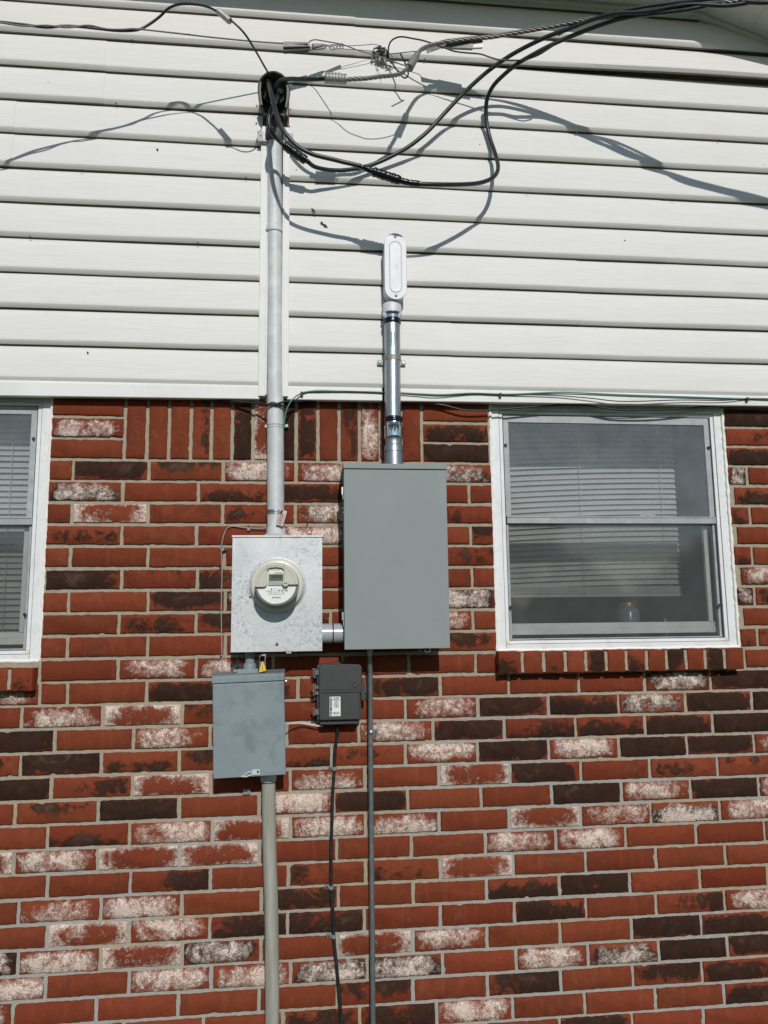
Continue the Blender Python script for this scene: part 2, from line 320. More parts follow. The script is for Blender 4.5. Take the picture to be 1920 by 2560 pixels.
    def parts(s, name, mat, parent, **k):
        """pieces that do not touch become objects of their own"""
        par = list(range(len(s.v)))
        def fd(i):
            while par[i] != i: par[i] = par[par[i]]; i = par[i]
            return i
        for f in s.f:
            for q in f[1:]: par[fd(q)] = fd(f[0])
        cl = {}
        for i in range(len(s.v)): cl.setdefault(fd(i), []).append(i)
        gs = [(set(c), [min(s.v[i][a] for i in c)-.0012 for a in range(3)], [max(s.v[i][a] for i in c)+.0012 for a in range(3)]) for c in cl.values()]
        go = True
        while go:
            go = False
            for a in range(len(gs)):
                for b_ in range(a+1, len(gs)):
                    if all(gs[a][1][q] < gs[b_][2][q] and gs[b_][1][q] < gs[a][2][q] for q in range(3)):
                        A_, B__ = gs[a], gs[b_]; gs[a] = (A_[0] | B__[0], [min(x) for x in zip(A_[1], B__[1])], [max(x) for x in zip(A_[2], B__[2])]); del gs[b_]; go = True; break
                if go: break
        out = []
        for g in gs:
            m_ = MB(); ix = sorted(g[0]); mp = {v: i for i, v in enumerate(ix)}; m_.v = [s.v[i] for i in ix]; m_.f = [tuple(mp[i] for i in f) for f in s.f if f[0] in g[0]]
            out.append(m_.build(name, mat, parent, **k))
        return out[0]
def spline(pts, per=10):
    pts = [Vector(p) for p in pts]; out = []; k = len(pts)
    for i in range(k-1):
        p0 = pts[i-1] if i else pts[0]*2-pts[1]; p1 = pts[i]; p2 = pts[i+1]; p3 = pts[i+2] if i+2 < k else pts[-1]*2-pts[-2]
        for j in range(per):
            t = j/per; out.append(0.5*((2*p1)+(p2-p0)*t+(2*p0-5*p1+4*p2-p3)*t*t+(3*p1-p0-3*p2+p3)*t*t*t))
    out.append(pts[-1]); return out
def wp(L, per=10): return spline([w(*q) for q in L], per)
def capsule(cx, cz, hw, hh, n=12, rot=0.0):
    P = []
    for i in range(n+1):
        a = math.pi*i/n; P.append((cx+hw*math.cos(a), cz+(hh-hw)+hw*math.sin(a)))
    for i in range(n+1):
        a = math.pi+math.pi*i/n; P.append((cx+hw*math.cos(a), cz-(hh-hw)+hw*math.sin(a)))
    return P
def rrect(x0, x1, z0, z1, r, n=4):
    P = []
    for cx, cz, a0 in ((x1-r, z1-r, 0), (x0+r, z1-r, 90), (x0+r, z0+r, 180), (x1-r, z0+r, 270)):
        for i in range(n+1):
            a = math.radians(a0+90*i/n); P.append((cx+r*math.cos(a), cz+r*math.sin(a)))
    return P
def circ(cx, cz, r, n=40, a0=0.0, a1=360.0):
    return [(cx+r*math.cos(math.radians(a0+(a1-a0)*i/n)), cz+r*math.sin(math.radians(a0+(a1-a0)*i/n))) for i in range(n if a1-a0 >= 360 else n+1)]
def text(body, x, z, y, size, mat, parent, name='lettering', rot=0.0, align='CENTER', sx=1.0, bold=0.0):
    cu = bpy.data.curves.new(name, 'FONT'); cu.body = body; cu.size = size; cu.align_x = align; cu.align_y = 'CENTER'; cu.extrude = 0.0002; cu.offset = bold
    t = bpy.data.objects.new(name+'_curve', cu); C.collection.objects.link(t); bpy.context.view_layer.update()
    me = bpy.data.meshes.new_from_object(t.evaluated_get(bpy.context.evaluated_depsgraph_get())); bpy.data.objects.remove(t); bpy.data.curves.remove(cu)
    M = Matrix.Translation(Vector((x, y, z))-wloc(parent)) @ Matrix.Rotation(rot, 4, 'Y') @ Matrix.Rotation(math.pi/2, 4, 'X') @ Matrix.Diagonal((sx, 1, 1, 1))
    me.transform(M); me.materials.clear(); me.materials.append(MT[mat]); me.name = name
    o = bpy.data.objects.new(name, me); C.collection.objects.link(o); o.parent = parent; return o
def dup(o, loc, label=None):
    r = o.copy(); C.collection.objects.link(r); r.location = loc
    if label: r['label'] = label
    for ch in o.children:
        c = ch.copy(); C.collection.objects.link(c); c.parent = r
    return r
# ------------------------------------------------------------------ setting
X0, X1, ZG = -2.6, 3.4, -2.25
tag(MB().add([(-600, -600, ZG), (600, -600, ZG), (600, 600, ZG), (-600, 600, ZG)], [(0, 1, 2, 3)]).build('lawn', 'grass', smooth=False), kind='structure')
tl_ = MB()  # trees added out of view to dim reflections and horizon fill
for i in range(2600):
    a_ = R.uniform(-1.25, 1.25); rr_ = R.uniform(24, 31); hgt_ = 4.6+1.6*math.sin(a_*9)+1.1*math.sin(a_*23+1); z_ = ZG+hgt_*math.sqrt(R.random()); c_ = Vector((math.sin(a_)*rr_, -math.cos(a_)*rr_, z_))
    e1 = Vector((R.gauss(0, 1), R.gauss(0, 1), R.gauss(0, 1))).normalized()*R.uniform(.5, 1.1); e2 = e1.cross(Vector((R.gauss(0, 1), R.gauss(0, 1), R.gauss(0, 1)))).normalized()*R.uniform(.4, .9)
    tl_.add([c_-e1, c_-e2*.6, c_+e1, c_+e2], [(0, 1, 2, 3)])
tag(tl_.build('added_tree_belt', 'added_tree_foliage', smooth=False), 'added unseen belt of green trees behind the camera that darkens reflections', 'trees', kind='stuff')
# openings (x0,x1,z0,z1) of the two windows
BW = (0.6985, 1.6155, -0.681, 0.30); LW = (-1.795, -0.876, -0.690, 0.30)
OPEN = [LW, BW]
# ------------------------------------------------------------------ brick wall
wall = root('brick_wall', 'red and black brick house wall with pale mortar joints behind the meter boxes', 'wall', (0.3, 0.0, ZG))
BH = 0.0762; BP = 0.25545; MJ = 0.0125
LJ = {0:[472,965,1445],1:[793,1283],2:[465,960,1442],3:[788,1273],4:[453,957,1455],5:[785,1280],6:[442,958,1458],7:[770,1270],8:[437,955,1458],9:[255,765,1270],10:[255,435,950],11:[135,665,1180],12:[353,862,1362],13:[130,655,1160],14:[330,858,1365],15:[95,635,1160],16:[305,838,1375],17:[88,630,1162],18:[305,842,1362],19:[118,652,1178],20:[302,835,1358],21:[112,648,1180],22:[293,835,1367],23:[80,620,1155],24:[280,800,1318]}
MJn = {9:[110,560,990,1425],10:[272,720,1195,1640],11:[30,500,970,1440],12:[197,668,1147,1612],13:[20,490,970,1438],14:[222,708,1187,1648],15:[20,503,987,1460],16:[225,712,1187,1643],17:[20,525,1010,1488],18:[210,710,1197],19:[35,535,1020,1497],20:[205,705,1195],21:[30,530,1018,1500],22:[223,722,1212],23:[20,528,1018,1502],24:[172,675,1172]}
RJ = {9:[1510],10:[435,863,1290],11:[240,692,1127,1560],12:[415,865,1303],13:[240,695,1137,1572],14:[448,895,1335],15:[260,712,1160,1602],16:[448,903,1350],17:[287,740,1195,1640],18:[12,480,935,1385],19:[310,768,1220],20:[18,482,938,1382],21:[313,778,1230],22:[30,495,955,1400],23:[320,785,1235],24:[8,473,932,1378]}
UPX = {0:[740.6,925,1050,1869],1:[680,867,1000,1173.5],2:[738.7,925,1050,1876.6],3:[678,865,1000,1177],4:[738,925,1050,1881.5],5:[680,867,1000,1181],6:[738,925,1050,1888.7],7:[640,827,1000,1183],8:[738,925,1050,1895]}
# kinds, from the brick left of the first joint: r red, d dark, m mixed, w white bloom, v white rim, k dark with white; suffix = side where it gathers
KIND = {0:"r d mt wl w d k r r",1:"k r mb d r r r mb",2:"r v r ml k r m r r",3:"m r r wr r r mt r",4:"r r r r r r m r w",5:"dl m ml r r r r r",6:"r r d k r r k ml w",7:"r m d m r w r r",8:"r r r r r r m ml r",9:"r r w w r r r r r r r",10:"w r r d r d r r r k d r",11:"r wb v m r r wr d d k d d r",12:"d r wl r r w d m d d",13:"m dt mb mt mb m wt d w d d w",14:"d mr v r wb r v d r m mt",15:"ml mt d r wt d r r d w d w",16:"r mb wr v w wb r v w kb w",17:"v w v v r r r wl w r r r",18:"r r mr r ml m v r r r r",19:"r w w r d r r mb d r r",20:"r v wt d m r r d r mr w",21:"k w v k r v wt r r d d",22:"wr r w w k k r w k d d",23:"w r r r r m r d r d d",24:"r r r r d d w r r r d"}
for c in KIND: KIND[c] = KIND[c].split()
def kindval(k):
    t = k[0]; g = {'t': (0.5, 0.92), 'b': (0.5, 0.08), 'l': (0.12, 0.5), 'r': (0.88, 0.5)}.get(k[1:], (R.uniform(0.3, 0.7), R.uniform(0.2, 0.8)))
    d, wh, rg = {'r': (0.0 if R.random() < 0.4 else R.uniform(0.14, 0.30), 0.0, 0), 'd': (R.uniform(0.70, 0.95), 0.0, 0), 'm': (R.uniform(0.50, 0.70), 0.0, 0), 'w': (R.choice((0, 0, 0.15)), R.uniform(0.62, 0.95), 0),
                 'v': (0.0, R.uniform(0.75, 1.0), 1), 'k': (R.uniform(0.7, 0.9), R.uniform(0.6, 0.85), 0)}[t]
    return d, wh, rg, g
def rk(): return R.choice("rrrrrrdddmmwwvk")
class Bricks:
    def __init__(s): s.m = MB(); s.att = []
    def brick(s, x0, x1, z0, z1, kind, vert=False, y=0.0, back=0.10, jit=0.0006):
        d, wh, rg, g = kindval(kind); rv = R.random(); y += R.uniform(-0.0011, 0.0009)
        per = []; W_, H_ = x1-x0, z1-z0; nx = max(2, int(W_/0.012)); nz = max(2, int(H_/0.012))
        tl = R.uniform(-.0007, .0007)
        def P(a, b_): return (x0+a*W_, z0+b_*H_+tl*(a-.5)*2)
        for i in range(nx): per.append(P(i/nx, 0))
        for i in range(nz): per.append(P(1, i/nz))
        for i in range(nx): per.append(P(1-i/nx, 1))
        for i in range(nz): per.append(P(0, 1-i/nz))
        ph = R.uniform(0, 9); per = [(a+R.gauss(0, jit)+.0005*math.sin(c*90+ph), c+R.gauss(0, jit)+.0004*math.sin(a*55+ph)) for a, c in per]
        if R.random() < .22:
            q_ = R.randrange(len(per)); mx_, mz_ = (x0+x1)/2, (z0+z1)/2; a, c = per[q_]; per[q_] = (a+(mx_-a)*.004/W_*2, c+(mz_-c)*.004/H_*2)
        cx, cz = (x0+x1)/2, (z0+z1)/2; k = len(per)
        ins = [(cx+(a-cx)*(1-0.0048/W_), cz+(c-cz)*(1-0.0048/H_)) for a, c in per]
        vs = [(a, back, c) for a, c in per]+[(a, y+0.0024, c) for a, c in per]+[(a, y+R.uniform(-.0003, .0003), c) for a, c in ins]
        fs = [(i, (i+1) % k, (i+1) % k+k, i+k) for i in range(k)]+[(i+k, (i+1) % k+k, (i+1) % k+2*k, i+2*k) for i in range(k)]+[tuple(range(2*k, 3*k))]
        s.m.add(vs, fs)
        for q in vs:
            u = (q[0]-x0)/W_; v = (q[2]-z0)/H_
            if vert: u, v = v, u
            gx, gz = (g[1], g[0]) if vert else g
            s.att.append(((d, wh, rv, float(rg)), (u, v, gx, gz)))
    def build(s, name, parent):
        me = bpy.data.meshes.new(name); O = wloc(parent)
        me.from_pydata([tuple(v-O) for v in s.m.v], [], s.m.f)
        a = me.color_attributes.new('ba', 'FLOAT_COLOR', 'POINT'); b_ = me.color_attributes.new('bb', 'FLOAT_COLOR', 'POINT')
        for i, (p, q) in enumerate(s.att): a.data[i].color = p; b_.data[i].color = q
        bm = bmesh.new(); bm.from_mesh(me); bmesh.ops.recalc_face_normals(bm, faces=bm.faces); bm.to_mesh(me); bm.free()
        me.shade_smooth(); me.set_sharp_from_angle(angle=math.radians(50)); me.materials.append(MT['brick'])
        o = bpy.data.objects.new(name, me); C.collection.objects.link(o); o.parent = parent; return o
bk = Bricks()
def put(x0, x1, z0, z1, kind, clips):
    segs = [(x0, x1)]
    for ox0, ox1 in clips:
        ns = []
        for a, b_ in segs:
            if b_ <= ox0 or a >= ox1: ns.append((a, b_)); continue
            if a < ox0: ns.append((a, ox0))
            if b_ > ox1: ns.append((ox1, b_))
        segs = ns
    for a, b_ in segs:
        if b_-a > 0.012: bk.brick(a, b_, z0, z1, kind)
def px_at(x, z):
    """world x of the wall point that the photograph shows in column x at height z"""
    lo, hi = -1000.0, 4000.0
    for _ in range(40):
        m_ = (lo+hi)/2; q = w(x, m_)
        if q.z > z: lo = m_
        else: hi = m_
    return w(x, m_).x
SOLD = [311.7, 367.7, 422.5, 477, 528.5, 580.6, 632.7, 686, 740.6, 795, 848, 899, 951, 1003, 1055]
SK = "r r r mr r d v d d r m w r r".split()
zs = 0.1; sxs = [px_at(x, zs) for x in SOLD]
for i, k in enumerate(SK): bk.brick(sxs[i]+MJ/2, sxs[i+1]-MJ/2, MJ/2, 0.245, k, vert=True)
for c in range(-4, 29):
    z1 = -c*BH-MJ/2; z0 = -(c+1)*BH+MJ/2; zc = (z0+z1)/2
    if c < 0:
        jx = [sxs[0], sxs[-1]]; js = []
        x = sxs[0]
        while x > X0: js.append((x-BP, x, rk())); x -= BP
        kk = {-1: 'd', -2: 'd', -3: 'r', -4: 'r'}[c]; js.append((sxs[-1], sxs[-1]+BP, kk)); js.append((BW[1]-0.02, BW[1]+0.21, {-1: 'd', -2: 'm', -3: 'd', -4: 'd'}[c])); x = BW[1]+0.21
        lk = {-1: 'r', -2: 'w', -3: 'r', -4: 'r'}[c]; js[0] = (js[0][0], js[0][1], lk)
        while x < X1: js.append((x, x+BP, rk())); x += BP
    else:
        src = [u/2.592 for u in LJ.get(c, [])]+[640+u/2.592 for u in MJn.get(c, [])]+[1280+u/2.592 for u in RJ.get(c, [])]+UPX.get(c, [])
        if src:
            X = sorted(px_at(x, zc) for x in src)
            Y = [X[0]]
            for q in X[1:]:
                if q-Y[-1] > 0.05: Y.append(q)
            X = Y
        else:
            o_ = px_at(34 if c % 2 else 118, -1.4); X = [o_+i*BP+R.uniform(-.003, .003) for i in range(9)]
        ks = KIND.get(c, []); js = []
        js.append((X[0]-BP, X[0], ks[0] if ks else rk()))
        for i in range(len(X)-1):
            js.append((X[i], X[i+1], ks[i+1] if i+1 < len(ks) else rk()))
        js.append((X[-1], X[-1]+BP, ks[len(X)] if len(X) < len(ks) else rk()))
        x = X[0]-BP
        while x > X0: js.append((x-BP, x, rk())); x -= BP
        x = X[-1]+BP
        while x < X1: js.append((x, x+BP, rk())); x += BP
    clips = [(o[0]-MJ/2+0.001, o[1]+MJ/2-0.001) for o in OPEN if z1 > o[2]+0.01]
    if c < 0: clips.append((sxs[0]-0.001, sxs[-1]+0.001))
    if c == 9: clips += [(0.687, 1.601)]
    if c == 9: clips += [(-1.80, -0.868)]
    if c == 10: clips += [(-1.80, -0.868)] if False else []
    for a, b_, k in js: put(a+MJ/2+R.uniform(-.0012, .0010), b_-MJ/2+R.uniform(-.0010, .0012), z0+R.uniform(-.0011, .0011), z1+R.uniform(-.0011, .0011), k, clips)
bk.build('brickwork', wall)
mo = MB(); ym = 0.0068
xs = [X0, LW[0], LW[1], BW[0], BW[1], X1]; zz = [ZG-0.05, LW[2], BW[2], 0.30, 2.6]
for i in range(5):
    for j in range(4):
        cx, cz = (xs[i]+xs[i+1])/2, (zz[j]+zz[j+1])/2
        if any(o[0] < cx < o[1] and o[2] < cz < o[3] for o in OPEN): continue
        mo.add([(xs[i], ym, zz[j]), (xs[i+1], ym, zz[j]), (xs[i+1], ym, zz[j+1]), (xs[i], ym, zz[j+1])], [(0, 1, 2, 3)])
for o in OPEN:
    a, b_, z0, z1 = o
    mo.add([(a, ym, z0), (a, 0.12, z0), (a, 0.12, z1), (a, ym, z1), (b_, ym, z0), (b_, 0.12, z0), (b_, 0.12, z1), (b_, ym, z1)], [(0, 1, 2, 3), (4, 7, 6, 5), (0, 4, 5, 1), (3, 2, 6, 7)])
mo.build('mortar', 'mortar', wall, smooth=False)
# rowlock sills
def sill(x0, x1, zt, zb, joints, kinds, pr, name, label):
    s = Bricks(); e = [x0]+joints+[x1]
    for i in range(len(e)-1):
        a = e[i]+(MJ/2 if i else 0); b_ = e[i+1]-(MJ/2 if i < len(e)-2 else 0)
        s.brick(a, b_, zb+R.uniform(-.001, .001), zt+R.uniform(-.001, .001), kinds[i % len(kinds)], vert=True, y=-pr, back=0.02)
    o = s.build(name, wall); o['label'] = label
    mm = MB()
    for j in joints: mm.box(j-MJ/2-.001, j+MJ/2+.001, -pr+0.006, 0.02, zb+0.004, zt-0.004)
    mm.build('sill_mortar', 'mortar', o)
sjx = [w(1180+u/2.242, 1655, .047).x for u in (285, 405, 525, 642, 755, 868, 982, 1094, 1203, 1312, 1420)]
sill(0.690, 1.597, -0.684, -0.7600, sjx, "m r m r d r m r d r d r".split(), 0.047, 'brick_sill', 'protruding brick sill under the window right of the tall grey box')
lj = [w(22, 1700, .047).x-0.0785*i for i in range(12)][::-1]; lj = [x for x in lj if x > -1.78]
sill(-1.795, -0.8775, -0.712, -0.7845, lj, ['r', 'r', 'm'], 0.047, 'brick_sill', 'protruding brick sill under the window at the left edge')
# ------------------------------------------------------------------ rooms behind the windows
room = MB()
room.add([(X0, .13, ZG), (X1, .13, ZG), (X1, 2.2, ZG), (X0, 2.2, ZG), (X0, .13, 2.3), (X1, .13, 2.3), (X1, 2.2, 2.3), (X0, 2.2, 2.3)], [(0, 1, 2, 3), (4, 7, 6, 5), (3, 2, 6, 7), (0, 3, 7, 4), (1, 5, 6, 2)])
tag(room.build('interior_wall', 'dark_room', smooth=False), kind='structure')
# ------------------------------------------------------------------ vinyl siding
sid = root('vinyl_siding', 'off-white horizontal vinyl siding covering the wall above the bricks', 'siding', (0.3, -0.02, 0.22))
SP = 0.1331; SZ = 0.2662
chL, chR = w(648.5, 700, .05).x, w(722.5, 700, .05).x
inL, inR = w(665.5, 850, .05).x, w(706.5, 850, .05).x
def prof(i, H):
    lap = (i % 2 == 0)
    P = [(H+.0042, .0185 if not lap else .0200), (H-.0012, .0205 if not lap else .0215), (H-.006, .0232), (H-.014, .0278), (H-.027, .0322), (H*.5, .0366), (.026, .0398), (.0185, .0404), (.0160, .0397)]
    P += [(.0050, .0300), (.0040, .0286), (.0044, .0170)]
    return P
panels = MB(); lap_shade = MB()
def strip(i, xa, xb, H=SP, extra=0.0, loose=None):
    z = SZ-.002+SP*i; P = prof(i, H); nx = max(2, int((xb-xa)/0.12))
    vs = []
    for q in range(nx+1):
        x = xa+(xb-xa)*q/nx; wob = 0.0009*math.sin(x*2.3+i*1.7)+0.0006*math.sin(x*7.1+i)
        for zz_, d in P:
            dz = wob; dd = extra
            if loose:
                t = max(0.0, min(1.0, (x-loose[0])/(loose[1]-loose[0]))); t = t*t*(3-2*t)
                k = (1-zz_/H) if loose[3] else 1.0
                dd += loose[2]*t*max(0.0, k)**0.8
                if i == 10: dz -= 0.006*t
            vs.append((x, -(d+dd), z+zz_+dz))
    m_ = len(P); fs = [(q*m_+j, (q+1)*m_+j, (q+1)*m_+j+1, q*m_+j+1) for q in range(nx) for j in range(m_-1)]
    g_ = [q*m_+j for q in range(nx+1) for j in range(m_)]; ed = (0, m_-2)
    panels.add(vs, [f for f in fs if f[0] % m_ not in ed]); lap_shade.add(vs, [f for f in fs if f[0] % m_ in ed])  # lap undersides and sheltered course tops get the painted shade colour
    for xe, s_ in ((xa, 0), (xb, nx)):    # closed ends
        k = len(vs); panels.add([vs[s_*m_+j] for j in range(m_)]+[(xe, -0.004, z+P[-1][0]), (xe, -0.004, z+H)], [tuple(range(m_+2))])
seam = {10: [w(880, 40, .04).x], 8: [w(253, 180, .04).x], 0: [w(1123, 900, .04).x], 4: [w(1663, 740, .04).x], 2: [w(1672, 900, .04).x-.35], 6: [w(20, 400, .04).x]}
for i in range(0, 14):
    e = [X0, chL+.004, None, chR-.004, X1]
    s_ = seam.get(i-(i % 2), [])
    runs = [(X0, chL+.004), (chR-.004, X1)] if i < 9 else [(X0, X1)]
    for a, b_ in runs:
        cuts = [a]+[q for q in s_ if a < q < b_]+[b_]
        for j in range(len(cuts)-1):
            lo = None
            if i == 10: lo = (0.25, 1.85, 0.036, True)
            if i == 11: lo = (0.25, 1.85, 0.006, True)
            strip(i, cuts[j]-(0.003 if j else 0), cuts[j+1]+(0.012 if j < len(cuts)-2 and j % 2 == 0 else 0), extra=0.0020 if j % 2 == 0 and len(cuts) > 2 else 0.0, loose=lo)
for g_ in (panels, lap_shade):
    us = sorted({i for f in g_.f for i in f}); mp_ = {v: i for i, v in enumerate(us)}; g_.v = [g_.v[i] for i in us]; g_.f = [tuple(mp_[i] for i in f) for f in g_.f]
panels.build('siding_boards', 'vinyl', sid, ang=28); lap_shade.build('lap_edge', 'painted_lap_shade', sid, ang=28)
st = MB()     # starter strip under the lowest course
def zb(x): return 0.2165+0.0107*(x+0.2)/1.9
for a, b_ in ((X0, chL+.004), (chR-.004, w(955.5, 990, .04).x), (w(962, 990, .04).x, X1)):
    nx = 14; vs = []
    for q in range(nx+1):
        x = a+(b_-a)*q/nx; z = zb(x)
        vs += [(x, -.024, SZ+.012), (x, -.0385, SZ-.006), (x, -.0395, z+.002), (x, -.0375, z), (x, -.002, z+.004)]
    st.add(vs, [(q*5+j, (q+1)*5+j, (q+1)*5+j+1, q*5+j+1) for q in range(nx) for j in range(4)])
    for s_ in (0, nx): st.add(vs[s_*5:s_*5+5], [(0, 1, 2, 3, 4)])
st.build('starter_strip', 'vinyl_trim', sid, ang=28)
ch = MB()     # trim either side of the mast
zt = w(690, 315, .05).z; zl = w(660, 989, .05).z
for a, b_, s_ in ((chL, inL, 1), (inR, chR, -1)):
    ch.box(a, b_, -.0465, -.004, zl, zt)
    e = b_ if s_ > 0 else a
    ch.box(e-.0035, e+.0035, -.0505, -.0468, zl+.003, zt-.002)
ch.parts('channel_trim', 'vinyl_trim', sid, bevel=.0015)
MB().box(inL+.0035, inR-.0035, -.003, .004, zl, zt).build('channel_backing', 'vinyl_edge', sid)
dots = MB()
for x, y in ((330,99),(290,257),(203,424),(615,443),(74,591),(494,606),(1062,147),(1440,163),(1795,187),(1075,308),(1441,331),(1799,349),(1320,482),(1685,498),(843,446),(970,636)):
    p = w(x, y, .0405); dots.cyl((p.x, -.034, p.z), (p.x, -.0412, p.z), .0024, 8)
dots.parts('weep_hole', 'black_gap', sid)
dirt = MB()
for x, y, r in ((393,372,.004),(1563,600,.003),(741,424,.0025),(690,760,.002),(675,795,.002),(218,880,.003),(1911,411,.002),(1200,360,.0025),(1525,544,.0016),(120,205,.0015)):
    p = w(x, y, .041); dirt.lathe((p.x, -.033, p.z), (p.x, -.0415, p.z), [(0, r), (.006, r*.9), (.0085, r*.4)], 8)
for (xa, ya), (xb, yb) in (((776,519),(789,531)), ((801,554),(808,560)), ((806,559),(819,568))):
    a, b_ = w(xa, ya, .0405), w(xb, yb, .0405); dirt.tube([a, (a+b_)/2, b_], lambda t: .0042*(1-abs(2*t-1))+.0008, 6)
dirt.parts('dirt_speck', 'bark_speck', sid)
# ------------------------------------------------------------------ roof edge
XC, ZE = w(1740, 25, .05).x, w(1740, 25, .05).z; q = w(1920, 98, .05); SL = (q.z-ZE)/(q.x-XC)
eave = root('roof_eave', 'white boxed roof eave and soffit at the top right corner above the siding', 'roof edge', (XC, -.14, ZE))
def zr(x): return ZE if x < XC else ZE+SL*(x-XC)
DO = 0.250
XE = X1; sf = MB()
npan = 34; xx = [X0+(XE-X0)*i/npan for i in range(npan+1)]; xx = sorted(xx+[XC])
for a, b_ in zip(xx[:-1], xx[1:]):
    if b_-a < 1e-4: continue
    g = 0.004
    sf.add([(a, -.045, zr(a)), (b_, -.045, zr(b_)), (b_, -DO, zr(b_)-.001), (a, -DO, zr(a)-.001)], [(0, 1, 2, 3)])
    sf.add([(a, -.045, zr(a)-.0045), (a+g, -.045, zr(a+g)-.0045), (a+g, -DO, zr(a+g)-.0055), (a, -DO, zr(a)-.0055), (a, -.045, zr(a)), (a, -DO, zr(a)-.001), (a+g, -.045, zr(a+g)), (a+g, -DO, zr(a+g)-.001)], [(0, 1, 2, 3), (0, 3, 5, 4), (1, 6, 7, 2), (0, 4, 6, 1), (3, 2, 7, 5)])
sf.build('soffit', 'soffit_white', eave, smooth=False)
tr_ = MB(); fa = MB(); rf = MB()
for a, b_ in ((X0, XC), (XC, XE)):
    def slab(mb, ya, yb, ta, tb): mb.add([(x, y, zr(x)+t) for x in (a, b_) for y in (ya, yb) for t in (ta, tb)], [(0, 1, 3, 2), (4, 6, 7, 5), (0, 4, 5, 1), (2, 3, 7, 6), (0, 2, 6, 4), (1, 5, 7, 3)])
    slab(tr_, -.052, -.004, -.016, -.001); slab(fa, -DO-.02, -DO, -.004, .15); slab(rf, -DO-.05, .6, .152, .17)
tr_.build('soffit_trim', 'soffit_white', eave, bevel=.002); fa.build('fascia', 'soffit_white', eave); rf.build('shingle_roof', 'shingle', eave)
